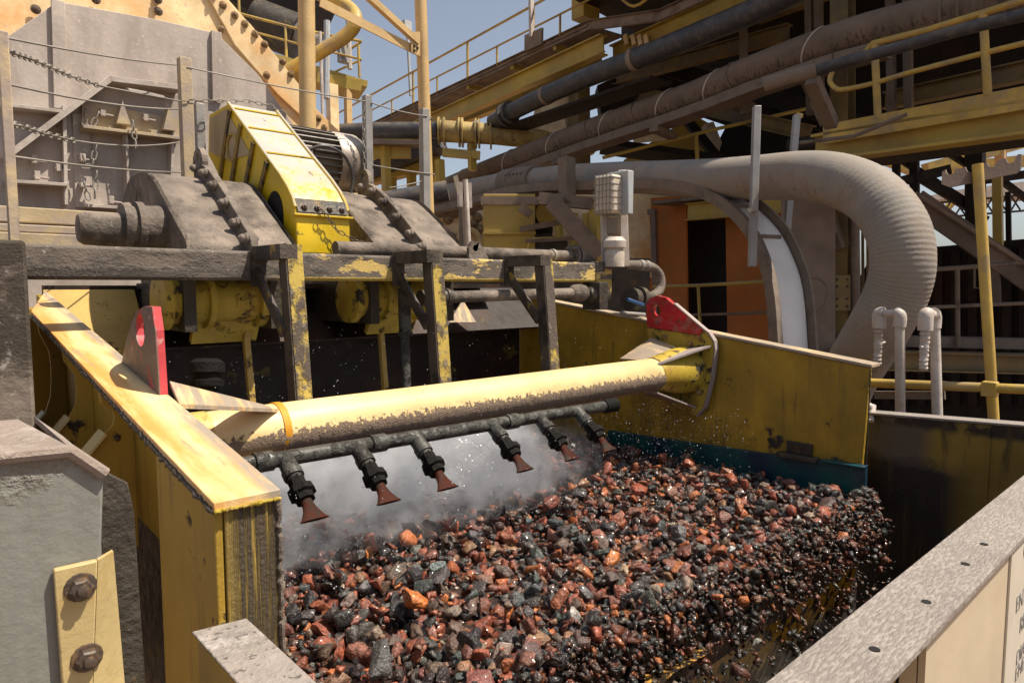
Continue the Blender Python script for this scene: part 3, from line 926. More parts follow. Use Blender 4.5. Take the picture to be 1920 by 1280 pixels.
t.add('hose_clip', MB().cyl(P(1198, 497, Y=2.78), P(1204, 497, Y=2.78), .036, 18).cyl(P(1209, 498, Y=2.78), P(1213, 498, Y=2.78), .036, 18), M_galv)

t = Thing('drop_pipe', 'grey sleeved pipe dropping behind the cross tube left of the middle bracket', 'pipe')
t.add('pipe', MB().cyl(P(757, 560, Y=2.95), P(763, 745, Y=2.9), .024, 14), M_nozgrey)
t.add('sleeve', MB().cyl(P(757, 540, Y=2.95), P(760, 626, Y=2.94), .032, 14).cyl(P(760, 622, Y=2.94), P(760, 630, Y=2.94), .038, 14), M_nozgrey)
t = Thing('hose_stub', 'black ribbed hose coupling poking up behind the left gusset', 'hose coupling')
q = P(386, 740, Y=2.55)
t.add('coupling', MB().lathe(q + V(0, 0, -.06), (.1, .15, 1), [(0, .04), (.08, .042), (.09, .058), (.11, .06), (.115, .05), (.135, .05), (.14, .062), (.175, .06), (.19, .04)], 20), M_nozblk)
for xx, yy in ((462, 3.3), (712, 3.35)):
    q = P(xx, 520, Y=yy)
    solo('hanger_bar', 'bent yellow hanger bar under the beam, %s' % ('left of the first bracket' if xx < 600 else 'beside the drop pipe'), 'bar',
         MB().tube([q, q + V(0, -.02, -.22), q + V(-.03, -.05, -.30), q + V(-.01, -.07, -.75)], .02, 4), M_yel, group='hanger bars under the beam')

# ================================================================== SPRAY BAR
sb = Thing('spray_bar', 'dark water spray bar with fan nozzles hanging under the cross tube', 'spray bar')
def hz(x):
    return -.570 - .014 * (x - .6)


sb.add('header', MB().cyl((.60, 2.165, hz(.60)), (2.66, 2.165, hz(2.66)), .027, 18), M_nozgrey, label='grimy header pipe in a shade-darkened tone')
for x in (.85, 1.28, 1.95):
    sb.add('coupling', MB().cyl((x, 2.165, hz(x)), (x + .06, 2.165, hz(x + .06)), .034, 16), M_nozgrey)
sb.add('end_cap', MB().lathe((2.60, 2.165, -.599), (1, 0, 0), [(0, .034), (.09, .036), (.11, .02)], 16), M_nozblk)
AX = (V(.0, 1.955, -.728) - V(0, 2.13, -.598)).normalized()
SD = V(1, 0, 0)
n1 = MB().lathe((0, 0, 0), AX, [(.0, .030), (.055, .030), (.057, .034), (.085, .034), (.086, .027), (.10, .027)], 14).mesh('nozzle', M_nozgrey)
n2 = MB().lathe(AX * .085, AX, [(0, .026), (.02, .030), (.045, .030), (.05, .043), (.075, .046), (.08, .034), (.10, .032)], 8).mesh('union_nut', M_nozblk)
tip = MB()
tn = AX.cross(SD).normalized()
ringp = []
for d, wd, th in ((.175, .020, .020), (.20, .019, .016), (.225, .026, .012), (.25, .040, .009), (.262, .050, .007)):
    ringp.append([AX * d + SD * (wd * math.cos(2 * math.pi * k / 14)) + tn * (th * math.sin(2 * math.pi * k / 14)) for k in range(14)])
for r_ in ringp:
    tip.v += r_
for i in range(len(ringp) - 1):
    for k in range(14):
        l = (k + 1) % 14
        tip.f.append((i * 14 + k, i * 14 + l, (i + 1) * 14 + l, (i + 1) * 14 + k))
tip.f.append(tuple(range(13, -1, -1)))
tip.f.append(tuple(56 + k for k in range(14)))
n3 = tip.mesh('fan_tip', M_noztip)
NOZX = (.955, 1.225, 1.475, 1.865, 2.145, 2.40)
for x in NOZX:
    o = sb.inst('nozzle', n1, (x, 2.165, hz(x)))
    sb.inst('union_nut', n2, (x, 2.165, hz(x)), sub=o)
    sb.inst('fan_tip', n3, (x, 2.165, hz(x)), sub=o)

# ================================================================== STONES
PAL = [((.28, .080, .042), 17), ((.42, .130, .042), 7), ((.19, .072, .050), 17), ((.030, .027, .027), 18), ((.060, .048, .044), 15), ((.115, .072, .055), 15),
       ((.11, .105, .10), 5), ((.065, .078, .075), 4), ((.30, .23, .17), 1.6), ((.23, .12, .07), 6), ((.42, .39, .35), .6)]
pw = np.array([w_ for _, w_ in PAL], float)
pw /= pw.sum()


def stone_proto(seed, bevel=True, fine=False):
    r = random.Random(seed)
    bm2 = bmesh.new()
    sx, sy, sz = r.uniform(.85, 1.45), r.uniform(.7, 1.1), r.uniform(.5, .9)
    if not bevel:
        sx, sy, sz = r.uniform(1.0, 1.5), r.uniform(.75, 1.1), r.uniform(.55, .9)
    for k in range(r.randint(9, 14) if bevel else r.randint(8, 11)):
        v = Vector((r.gauss(0, 1), r.gauss(0, 1), r.gauss(0, 1))).normalized()
        v = Vector([math.copysign(abs(c) ** .8, c) for c in v]) * r.uniform(.82, 1.05)
        bm2.verts.new((v.x * sx, v.y * sy, v.z * sz))
    res = bmesh.ops.convex_hull(bm2, input=bm2.verts)
    bmesh.ops.delete(bm2, geom=[v for v in bm2.verts if not v.link_faces], context='VERTS')
    bmesh.ops.dissolve_limit(bm2, angle_limit=R(14), verts=bm2.verts, edges=bm2.edges)
    if bevel:
        bmesh.ops.bevel(bm2, geom=bm2.edges[:] + bm2.verts[:], offset=.055, offset_type='OFFSET', segments=1, profile=.5, affect='EDGES', clamp_overlap=True)
    bmesh.ops.triangulate(bm2, faces=bm2.faces)
    if fine:
        bmesh.ops.subdivide_edges(bm2, edges=bm2.edges[:], cuts=1, use_grid_fill=True, smooth=.25)
        bmesh.ops.subdivide_edges(bm2, edges=[e for e in bm2.edges if e.calc_length() > .22], cuts=1, use_grid_fill=True)
        bmesh.ops.triangulate(bm2, faces=bm2.faces)
        for v in bm2.verts:
            n3_ = v.co.normalized()
            v.co += n3_ * (.10 * noise.noise(v.co * 1.7 + V(seed, 0, 0)) + .055 * noise.noise(v.co * 4.5 + V(0, seed, 0)) + .03 * noise.noise(v.co * 10))
    me = bpy.data.meshes.new('stone')
    bm2.to_mesh(me)
    bm2.free()
    nv = len(me.vertices)
    vv = np.empty(nv * 3, np.float32)
    me.vertices.foreach_get('co', vv)
    ff = np.array([p.vertices[:] for p in me.polygons], np.int32)
    me.polygons.foreach_set('use_smooth', [True] * len(me.polygons))
    me.set_sharp_from_angle(angle=R(34 if fine else 30))
    me.materials.append(M_stone_o)
    return vv.reshape(-1, 3), ff, me


PRO = [stone_proto(100 + k) for k in range(26)]
PRI = [stone_proto(300 + k, True, True)[2] for k in range(22)]
PRS = [stone_proto(200 + k, False) for k in range(16)]


def rotm(r):
    q = r.normal(size=4)
    q /= np.linalg.norm(q)
    w_, x, y, z = q
    return np.array([[1 - 2 * (y * y + z * z), 2 * (x * y - z * w_), 2 * (x * z + y * w_)], [2 * (x * y + z * w_), 1 - 2 * (x * x + z * z), 2 * (y * z - x * w_)], [2 * (x * z - y * w_), 2 * (y * z + x * w_), 1 - 2 * (x * x + y * y)]])


def pick_col(r):
    c = np.array(PAL[r.choice(len(PAL), p=pw)][0])
    return c * r.uniform(.75, 1.2) * np.array([1, r.uniform(.92, 1.08), r.uniform(.92, 1.1)])


# pile the bed on a height field
X0, X1, Y0, Y1, CELL = .56, 3.56, 1.235, 3.75, .012
gx, gy = int((X1 - X0) / CELL), int((Y1 - Y0) / CELL)
H = np.full((gx, gy), -1.092)
stones = []
NB = 15000
area_x = rng.uniform(X0, X1, NB)
u_ = rng.uniform(0, 1, NB)
area_y = Y0 + (Y1 - Y0) * u_ ** 1.25
rad = np.clip(np.exp(rng.normal(math.log(.0138), .52, NB)), .0045, .043)
order = np.argsort(rad * np.exp(rng.normal(0, .55, NB)))
for i in order:
    x, y, r0 = area_x[i], area_y[i], rad[i]
    if y > 2.6 and r0 < .010:
        continue
    xi, yi = int((x - X0) / CELL), int((y - Y0) / CELL)
    k = max(1, int(r0 * .8 / CELL))
    win = H[max(xi - k, 0):xi + k + 1, max(yi - k, 0):yi + k + 1]
    if win.size == 0:
        continue
    h = np.percentile(win, 38)
    lim = -1.000 + .012 * math.sin(x * 5 + 1) + .01 * math.sin(y * 9 + x * 2)
    if h > lim + .01:
        continue
    z = h + r0 * .40
    k2 = max(1, int(r0 / CELL + .5))
    a0, a1, b0, b1 = max(xi - k2, 0), min(xi + k2 + 1, gx), max(yi - k2, 0), min(yi + k2 + 1, gy)
    II, JJ = np.meshgrid(np.arange(a0, a1), np.arange(b0, b1), indexing='ij')
    dd = ((II - xi) ** 2 + (JJ - yi) ** 2) * CELL * CELL
    top = z + .72 * np.sqrt(np.maximum(r0 * r0 - dd, 0))
    H[a0:a1, b0:b1] = np.where(dd < r0 * r0, np.maximum(H[a0:a1, b0:b1], top), H[a0:a1, b0:b1])
    stones.append([x, y, z, r0])
# a few laid by hand where the photo shows a striking one
special = [(775, 1122, .046, (.52, .15, .03), 'large bright orange stone, the biggest in the middle of the stone bed'),
           (1052, 1122, .040, (.36, .12, .06), 'large smooth red brown stone right of the bright orange one'),
           (1000, 1085, .0, None, None),
           (820, 1062, .036, (.20, .24, .23), 'flat pale blue grey stone lying in the bed above the bright orange one'),
           (1172, 1068, .030, (.42, .30, .19), 'tan stone near the middle right of the stone bed'),
           (1372, 1030, .030, (.40, .42, .42), 'pale grey white stone among dark ones in the right of the bed'),
           (1362, 884, .040, (.30, .12, .06), 'long brown stone near the teal strip at the back of the bed'),
           (715, 1240, .050, (.085, .080, .078), 'large dark grey stone at the bottom front of the bed')]
SPEC = []
for x, y, r0, c, lb in special:
    if c is None:
        continue
    p = P(x, y, Z=-.985)
    SPEC.append((p, r0, c, lb))
kept = []
fwd = np.array(FW)
for s in stones:
    if any((s[0] - p.x) ** 2 + (s[1] - p.y) ** 2 < (r0 * .75 + s[3] * .4) ** 2 and s[2] + s[3] * .5 > -1.02 for p, r0, _, _ in SPEC):
        continue
    kept.append(s)
stones = kept


def exposed(s):
    xi, yi = int((s[0] - X0) / CELL), int((s[1] - Y0) / CELL)
    return s[2] + .5 * s[3] > H[min(xi, gx - 1), min(yi, gy - 1)] - .4 * s[3]


scored = []
for i, s in enumerate(stones):
    p = np.array(s[:3])
    D = float(p @ fwd)
    px = 960 + F * float(p @ np.array(RT)) / D
    py = 640 - F * float(p @ np.array(UP)) / D
    ok = exposed(s) and 520 < px < 1700 and py < 1290 and s[1] < 2.3
    scored.append((s[3] / D if ok else 0, i))
scored.sort(reverse=True)
N_IND = 270
single = set(i for v_, i in scored[:N_IND] if v_ > 0)


def stone_obj(loc, r0, col, label, me=None, group=None, name='ore_stone'):
    o = bpy.data.objects.new(name, me or PRI[int(rng.integers(len(PRI)))])
    COL.objects.link(o)
    o.location = loc
    o.rotation_mode = 'QUATERNION'
    q = rng.normal(size=4)
    q[1:3] *= .35
    q /= np.linalg.norm(q)
    o.rotation_quaternion = q
    o.scale = (r0 * rng.uniform(.95, 1.15),) * 3
    o.color = (*[float(c) for c in col], 1)
    o['label'] = label
    o['category'] = 'stone'
    if group:
        o['group'] = group
    return o


def colour_word(c):
    if c[0] > .30 and c[0] < c[2] * 2.0:
        return 'pale'
    if c[0] > .33:
        return 'orange'
    if c[0] > 2.6 * c[2]:
        return 'rust red'
    if max(c) < .075:
        return 'near black'
    if c[0] > 1.25 * c[2]:
        return 'brown'
    return 'grey'


def joined_stones(name, label, lst, protos, kind='stuff', dark=1.0):
    vs_, fs_, cs_ = [], [], []
    off = 0
    for s in lst:
        vv, ff, _ = protos[int(rng.integers(len(protos)))]
        M_ = rotm(rng)
        vv = vv @ M_.T
        vv = vv * s[3] * np.array([1, 1, .9]) * 1.06 + np.array(s[:3])
        vs_.append(vv)
        fs_.append(ff + off)
        c = pick_col(rng) * dark
        cs_.append(np.tile(np.append(c, 1), (len(vv), 1)))
        off += len(vv)
    vs_ = np.concatenate(vs_)
    fs_ = np.concatenate(fs_)
    cs_ = np.concatenate(cs_).astype(np.float32)
    c0 = vs_.mean(0)
    me = bpy.data.meshes.new(name)
    me.vertices.add(len(vs_))
    me.vertices.foreach_set('co', (vs_ - c0).astype(np.float32).ravel())
    me.loops.add(fs_.size)
    me.loops.foreach_set('vertex_index', fs_.ravel())
    me.polygons.add(len(fs_))
    me.polygons.foreach_set('loop_start', np.arange(0, fs_.size, 3, dtype=np.int32))
    me.polygons.foreach_set('loop_total', np.full(len(fs_), 3, np.int32))
    me.update(calc_edges=True)
    me.validate()
    at = me.attributes.new('tint', 'FLOAT_COLOR', 'POINT')
    at.data.foreach_set('color', cs_.ravel())
    me.materials.append(M_stone_a)
    o = bpy.data.objects.new(name, me)
    COL.objects.link(o)
    o.location = c0
    o['kind'] = kind
    o['label'] = label
    return o


for i, s in enumerate(stones):
    if i in single:
        c = pick_col(rng)
        wd = colour_word(c)
        stone_obj(s[:3], s[3], c, '%s wet ore stone lying loose in the stone bed on the deck' % wd, group='%s ore stones on the screen deck' % wd)
for p, r0, c, lb in SPEC:
    stone_obj(p, r0, c, lb)
joined_stones('stone_bed', 'bed of wet red and dark crushed stones covering the screen deck', [s for i, s in enumerate(stones) if i not in single], PRO)
# stones pouring over the lip
fall = []
for k in range(8000):
    x = rng.uniform(.62, 3.56)
    tt = .38 * rng.uniform(0, 1) ** 1.25
    v0 = rng.uniform(.18, .62)
    y = 1.255 - v0 * tt - rng.uniform(0, .02)
    z = -1.03 - 4.9 * tt * tt + rng.normal(0, .018)
    r0 = float(np.clip(np.exp(rng.normal(math.log(.0100), .50)), .003, .030))
    if z > -1.22 or rng.uniform() < .35:
        fall.append([x, y, z, r0])
joined_stones('falling_stones', 'curtain of small dark wet stones pouring off the deck lip', fall, PRS, dark=.42)
for x, y, r0, c, lb in ((1418, 1206, .026, (.30, .30, .26), 'pale grey stone flying through the falling curtain near the front trough'),
                        (1345, 1120, .027, (.42, .13, .04), 'orange stone tipping over the deck lip at the top of the falling curtain'),
                        (1642, 940, .014, (.25, .24, .24), 'small grey stone bouncing off the right end of the bed')):
    stone_obj(P(x, y, Y=1.16), r0, c, lb)
tumb = []
for k in range(420):
    x = rng.uniform(.62, 3.56)
    tt = .21 * rng.uniform(0, 1)
    r0 = float(np.clip(np.exp(rng.normal(math.log(.0165), .35)), .009, .034))
    tumb.append([x, 1.252 - rng.uniform(.2, .6) * tt, -1.012 - 4.9 * tt * tt + rng.normal(0, .012), r0])
joined_stones('tumbling_stones', 'larger wet stones tipping over the front edge of the deck', tumb, PRO, dark=.85)
# droplets
dv = []
for k in range(4200):
    u = rng.uniform()
    if u < .74:
        x, y, z = rng.uniform(.6, 3.3), rng.uniform(1.7, 3.0), rng.uniform(-1.0, -.62)
    else:
        x, y, z = rng.uniform(.65, 3.5), rng.uniform(2.2, 3.3), -.95 + .75 * rng.uniform(0, 1) ** 1.7
    dv.append([x, y, z, float(np.clip(np.exp(rng.normal(math.log(.00095), .45)), .0005, .0028))])
oc = MB().lathe((0, 0, -1), ZAX, [(0, .02), (.5, .85), (1, 1), (1.5, .85), (2, .02)], 6)
vs_, fs_ = [], []
ov = np.array([tuple(p) for p in oc.v])
for k, d in enumerate(dv):
    vs_.append(ov * d[3] * np.array([1, 1, 1.5]) + np.array(d[:3]))
    fs_ += [tuple(i + k * len(ov) for i in f) for f in oc.f]
me = bpy.data.meshes.new('water_droplets')
vs_ = np.concatenate(vs_)
dc = vs_.mean(0)
me.from_pydata((vs_ - dc).tolist(), [], fs_)
M_drop = bpy.data.materials.new('water_drop')
M_drop.use_nodes = True
pb = M_drop.node_tree.nodes['Principled BSDF']
pb.inputs['Base Color'].default_value = (.75, .78, .82, 1)
pb.inputs['Roughness'].default_value = .12
pb.inputs['Transmission Weight'].default_value = .4
me.materials.append(M_drop)
o = bpy.data.objects.new('water_droplets', me)
COL.objects.link(o)
o.location = dc
o['kind'] = 'stuff'
o['label'] = 'fine water droplets flying above the screen deck'

# mist thrown up by the nozzles
M_mist = bpy.data.materials.new('spray_mist')
M_mist.use_nodes = True
t_ = M_mist.node_tree
N_ = t_.nodes
L_ = t_.links
N_.remove(N_['Principled BSDF'])
pv = N_.new('ShaderNodeVolumePrincipled')
pv.inputs['Color'].default_value = (.92, .95, 1.0, 1)
pv.inputs['Anisotropy'].default_value = .2
geo = N_.new('ShaderNodeNewGeometry')
sp = N_.new('ShaderNodeSeparateXYZ')
L_.new(geo.outputs['Position'], sp.inputs[0])
ns = N_.new('ShaderNodeTexNoise')
ns.inputs['Scale'].default_value = 3.6
ns.inputs['Detail'].default_value = 6
ns.inputs['Roughness'].default_value = .62
L_.new(geo.outputs['Position'], ns.inputs['Vector'])


def mr(sock, a, b, c=0.0, d=1.0):
    n = N_.new('ShaderNodeMapRange')
    n.interpolation_type = 'SMOOTHSTEP'
    for k, v in (('From Min', a), ('From Max', b), ('To Min', c), ('To Max', d)):
        n.inputs[k].default_value = v
    L_.new(sock, n.inputs['Value'])
    return n.outputs[0]


def mul(a, b):
    n = N_.new('ShaderNodeMath')
    n.operation = 'MULTIPLY'
    L_.new(a, n.inputs[0])
    if isinstance(b, float):
        n.inputs[1].default_value = b
    else:
        L_.new(b, n.inputs[1])
    return n.outputs[0]


ns2 = N_.new('ShaderNodeTexNoise')
ns2.inputs['Scale'].default_value = 13.0
ns2.inputs['Detail'].default_value = 5
ns2.inputs['Distortion'].default_value = .6
L_.new(geo.outputs['Position'], ns2.inputs['Vector'])
dn = mul(mul(mr(ns.outputs['Fac'], .36, .64), mr(ns2.outputs['Fac'], .30, .70)), mr(sp.outputs['Z'], -.68, -.96))
dn = mul(dn, mr(sp.outputs['Y'], 2.22, 2.62))
dn = mul(dn, mr(sp.outputs['Y'], 3.75, 3.1))
dn = mul(dn, mr(sp.outputs['X'], 2.85, 2.45))
L_.new(mul(dn, 36.0), pv.inputs['Density'])
L_.new(pv.outputs[0], N_['Material Output'].inputs['Volume'])
o = solo('water_mist', 'grey white water mist blown across the stones under the spray nozzles', None, MB().bx(.56, 3.0, 2.1, 3.8, -1.06, -.64), M_mist, kind='stuff', smooth=False)

# ================================================================== DISCHARGE TROUGH
tr = Thing('trough_wall', 'long dusty top flange and cream panel of the trough crossing the front right corner', 'trough wall')
yA, yB, zF = .30, .408, -.52
tr.add('top_flange', MB().bx(.62, 3.74, yA, yB, zF - .012, zF), M_flange, bev=.002)
for px in ((1640, 1217), (1737, 1128), (1810, 1057), (1845, 1020)):
    q = P(*px, Z=zF)
    tr.add('bolt_hole', MB().cyl(q + V(0, 0, -.004), q + V(0, 0, .0012), .0075, 14), M_blk)
xs = P(1733, 1240, Y=yA + .016).x
tr.add('web', MB().bx(.62, xs, yA + .055, yA + .065, -1.6, zF - .013), M_yel)
tr.add('panel', MB().bx(xs, 3.7, yA + .014, yA + .024, -1.6, zF - .013).bx(xs, xs + .008, yA + .026, yA + .05, -1.6, zF - .014), M_board)
xt = P(1891, 1100, Y=yA + .012).x
sgn = Thing('safety_sign', 'white safety notice with faded capital lettering on the cream panel at the right edge', 'sign')
sgn.add('board', MB().bx(xt, xt + .9, yA + .0095, yA + .0135, -1.1, zF - .028), M_board2)
ln = [(1030 + 18, 'CONFINED', .35), (1083, 'SPACE', .35), (1135, 'ENTRY PERMIT', .34), (1183, 'REQUIRED', .35), (1235, 'DIAL SAFETY', .32), (1263, 'EMERGENCY', .32)]
e0 = P(1894, 1160, Y=yA + .008)
ctr = e0.x + .225
for px, tx, sc in ln:
    zz = P(1900, px + 22, Y=yA + .008).z
    sgn.text('lettering', tx, M_ink, (ctr, yA + .0088, zz), V(1, 0, 0), V(0, 0, 1), .052 if px < 1230 else .048, 'CENTER')
t = Thing('trough_wall', 'dark mud-splashed side wall of the trough beyond the falling stones', 'trough wall')
t.add('plate', MB().prism([(3.75, .3, -.62), (3.75, 1.36, -.675), (3.75, 1.36, -1.9), (3.75, .3, -1.9)], V(.012, 0, 0)), M_chute)
t.add('top_flange', MB().prism([(3.74, .3, -.617), (3.84, .3, -.617), (3.84, 1.37, -.672), (3.74, 1.37, -.672)], V(0, 0, .012)), M_flange, bev=.003)
t.add('seam', MB().bx(3.742, 3.75, .80, .812, -1.7, -.66), M_chute)
t.add('pipe_stub', MB().cyl(P(1632, 790, X=3.74), P(1636, 760, X=3.80), .018, 12).tube(catmull([P(1634, 775, X=3.78), P(1632, 762, X=3.78), P(1624, 758, X=3.78)], 4), .016, 10), M_pvc)
t = Thing('trough_rail', 'yellow box rail with pitted grey top at the bottom of the frame', 'rail')
t.add('rail_top', MB().prism([(.33, 1.115, -.552), (.412, 1.10, -.552), (.412, .25, -.552), (.33, .25, -.552)], V(0, 0, .004)), M_rocktop, bev=.003)
t.add('rail_body', MB().bx(.333, .409, .25, 1.10, -.95, -.5525), M_yel, bev=.006)
t = Thing('trough_floor', 'dark trough floor sheet below the falling stones', 'trough floor')
t.add('floor_sheet', MB().bx(.42, 3.75, .37, 1.6, -1.95, -1.93), M_muddk)

# ================================================================== LEFT TANK
YT = .90
tk = Thing('chute_box', 'scuffed grey steel chute box with a chamfered corner at the lower left', 'chute box')
tk.add('face', MB().prism(PP([(-140, 875), (0, 857), (130, 838), (195, 882), (190, 1050), (182, 1420), (-140, 1420)], Y=YT), V(0, .012, 0)), M_tank, bev=.003)
a_ = P(-140, 875, Y=YT)
b_ = P(130, 838, Y=YT)
c_ = P(195, 882, Y=YT)
tk.add('top_sheet', MB().prism([a_ + V(0, .012, .0), b_ + V(0, .012, 0), b_ + V(-.02, .24, 0), a_ + V(0, .24, 0)], V(0, 0, -.01)), M_tanktop)
tk.add('chamfer_sheet', MB().prism([b_ + V(0, .012, 0), c_ + V(0, .012, 0), c_ + V(0, .25, 0), b_ + V(0, .25, 0)], V(0, 0, -.008)), M_tanktop)
d_ = P(190, 1050, Y=YT)
tk.add('side_plate', MB().prism([c_ + V(-.004, .013, -.012), c_ + V(-.004, .25, -.012), V(c_.x - .004, YT + .25, -1.3), V(c_.x - .004, YT + .013, -1.3)], V(-.006, 0, 0)), M_tank)
tk.add('rear_plate', MB().prism(PP([(100, 860), (190, 880), (240, 905), (252, 960), (282, 1420), (100, 1420)], Y=1.16), V(0, .012, 0)), M_muddk, bev=.002)  # box plate coloured like dark mud to carry its shade
h = P(-40, 838, Y=1.0)
hzt = (a_.z + b_.z) / 2
tk.add('handle', MB().tube(catmull([V(-.16, 1.0, hzt + .012), V(-.16, 1.0, hzt + .04), V(-.02, 1.0, hzt + .046), V(.055, 1.0, hzt + .048), V(.068, 1.0, hzt + .04), V(.072, 1.0, hzt - .01)], 5), .0055, 8), M_rim)
tk.add('lip', MB().tube([a_ + V(0, -.002, -.004), P(0, 858, Y=YT), b_ + V(0, -.002, -.004), c_ + V(0, -.002, -.004)], .008, 8), M_tanktop)
br = Thing('angle_bracket', 'yellow angle bracket with two greasy bolts on the grey chute box', 'bracket')
YB = YT - .012
f0 = PP([(101, 1069), (184, 1050), (170, 1420), (126, 1420)], Y=YB)
br.add('plate', MB().prism(f0, V(0, .010, 0)), M_bracket, bev=.002)
q1, q2 = P(184, 1050, Y=YB), P(170, 1420, Y=YB)
br.add('side_leg', MB().prism([q1, q2, q2 + V(.05, .045, -.01), q1 + V(.022, .03, -.004)], V(0, .008, 0)), M_bracket)
for px in ((151, 1100), (163, 1232), (172, 1370)):
    br.inst('bolt', B_DARK, P(*px, Y=YB - .0), orient((0, -1, 0), random.random(), .0125))

# ================================================================== LEFT COLUMN AND LEDGES
lc = Thing('column_block', 'mud-streaked concrete pillar at the left edge carrying the beam', 'pillar')
lc.add('pillar', MB().bx(-.9, .345, 2.70, 3.25, -1.4, .145), M_concrete, bev=.012)
lc.add('cap_beam', MB().bx(-.9, .14, 2.66, 2.70, .0, .146), M_mudbeam, bev=.01)
lc.add('plinth', MB().bx(-.9, .30, 1.9, 2.70, -1.4, -.43), M_tanktop, bev=.02)
lc.add('ring', MB().tube([V(.04 + .03 * math.cos(k * .5236), 2.69, -.35 + .045 * math.sin(k * .5236)) for k in range(12)], .012, 8, closed=True), M_galv)
ld = Thing('ledge', 'two stepped muddy yellow ledge beams behind the left drive stub', 'ledge')
def ledge(n, y0, y1, Y_, dp, xr):
    a, b = P(15, y0, Y=Y_), P(15, y1, Y=Y_)
    ld.add(n, MB().bx(a.x - .3, P(xr, y0, Y=Y_).x, Y_, Y_ + dp, b.z, a.z), M_hopshelf, bev=.006)


ledge('upper_beam', 386, 416, 4.55, .12, 262)
ledge('middle_beam', 419, 434, 4.45, .2, 210)
ledge('lower_beam', 435, 470, 4.42, .1, 210)

# ================================================================== ROPE FENCE
fn = Thing('rope_fence', 'wire rope and chain guard fence with galvanised posts in front of the grey hopper', 'fence')


def post(xc, yc, z0, z1, wd=.045, m=None):
    return fn.add('post', MB().bx(xc - wd / 2, xc + wd / 2, yc - wd / 2, yc + wd / 2, z0, z1), m or M_galv, bev=.003)


pa = P(345, 110, Y=4.0)
post(pa.x, 4.0, .15, pa.z, .06, M_hopshelf)
pb_ = P(373, 195, Y=4.05)
post(pb_.x, 4.05, .15, pb_.z, .045)
pc_ = P(688, 180, Y=4.0)
post(pc_.x, 4.0, .15, pc_.z, .05)
pd_ = P(795, 205, Y=4.0)
post(pd_.x, 4.0, .15, pd_.z, .055)
pe_ = P(4, 60, Y=2.82)
post(pe_.x, 2.82, .14, pe_.z, .03, M_hopshelf)


def rope(pts, r=.0042):
    fn.add('rope', MB().tube(pts, r, 6), M_steel)


L0 = dict(Y=2.82)
L1 = dict(Y=3.97)


def sagged(a, b, s=.01, n=8):
    return [a.lerp(b, k / n) - ZAX * s * 4 * (k / n) * (1 - k / n) for k in range(n + 1)]


rope(sagged(P(10, 71, **L0), P(330, 122, **L1)))
rope(sagged(P(350, 126, **L1), P(684, 190, **L1)))
rope(sagged(P(696, 193, **L1), P(800, 218, **L1)))
rope(catmull([P(800, 218, **L1), P(810, 222, Y=4.03), P(800, 228, Y=4.08)], 4))
chain(fn, [P(5, 93, **L0), P(60, 112, Y=3.15), P(130, 142, Y=3.5), P(192, 163, Y=3.7)], .034)
rope([P(195, 163, Y=3.72), P(338, 190, **L1)])
fn.add('turnbuckle', MB().tube([P(238, 170, Y=3.8), P(272, 176, Y=3.87), P(306, 184, Y=3.92)], .013, 8), M_steel)
chain(fn, [P(340, 190, **L1), P(400, 189, **L1), P(470, 190, **L1), P(505, 198, **L1), P(535, 214, Y=3.9)], .036)
rope(sagged(P(9, 157, **L0), P(335, 205, **L1), .02))
chain(fn, [P(10, 231, **L0), P(40, 236, Y=3.0), P(80, 250, Y=3.2), P(140, 264, Y=3.45)], .034)
rope(sagged(P(140, 264, Y=3.45), P(335, 267, **L1), .02))
rope(sagged(P(14, 292, **L0), P(340, 323, **L1), .012))
chain(fn, [P(682, 200, Y=3.96), P(682, 250, Y=3.96), P(684, 340, Y=3.96)], .034)
rope(sagged(P(700, 310, **L1), P(815, 327, **L1), .004))
rope(sagged(P(730, 352, **L1), P(790, 340, **L1), .004))

# ================================================================== HOPPER
YH = 5.2
hp = Thing('hopper', 'large dusty mauve-grey hopper with welded ribs behind the rope fence', 'hopper')
face = PP([(-60, 130), (10, 72), (108, 3), (300, 38), (405, 62), (484, 140), (562, 250), (545, 400), (520, 620), (20, 620), (-60, 620)], Y=YH)
hp.add('face', MB().prism(face, V(0, .35, 0)), M_hop, bev=.004)


def hbar(n, a, b, wd, dp, m=M_hop):
    """flat bar welded on the hopper face between two sighted points; dp = how far it stands out"""
    p, q = P(*a, Y=YH - dp / 2 - .002), P(*b, Y=YH - dp / 2 - .002)
    return hp.add(n, MB().beam(p, q, wd, dp, up=V(0, -1, 0)), m, bev=.002)


hbar('rib', (108, 2), (113, 205), .07, .03)
hbar('rib', (405, 60), (407, 190), .07, .03)
hbar('rib', (118, 200), (122, 385), .02, .09)
hbar('rib', (152, 215), (158, 390), .10, .012)
hbar('rib', (234, 250), (238, 388), .016, .10)
hbar('rib', (322, 250), (318, 340), .016, .09)
hbar('brace', (8, 298), (203, 152), .035, .14)
hbar('brace', (203, 152), (335, 168), .035, .14)
hbar('ledge', (0, 199), (112, 212), .02, .12)
hbar('ledge', (10, 341), (124, 348), .02, .12)
hbar('ledge', (152, 240), (336, 262), .02, .13, M_hopshelf)
hbar('ledge', (158, 386), (240, 391), .02, .08)
hp.add('shelf_plate', MB().prism(PP([(154, 190), (336, 225), (336, 258), (152, 238)], Y=YH - .02), V(0, -.012, 0)), M_hopshelf)
for a in ((228, 214), (313, 226)):
    q = P(*a, Y=YH - .034)
    r_ = MB().prism([q + V(-.012, 0, .07), q + V(.03, 0, -.08), q + V(-.05, 0, -.08)], V(0, -.09, 0))
    hp.add('gusset', r_, M_hopshelf)
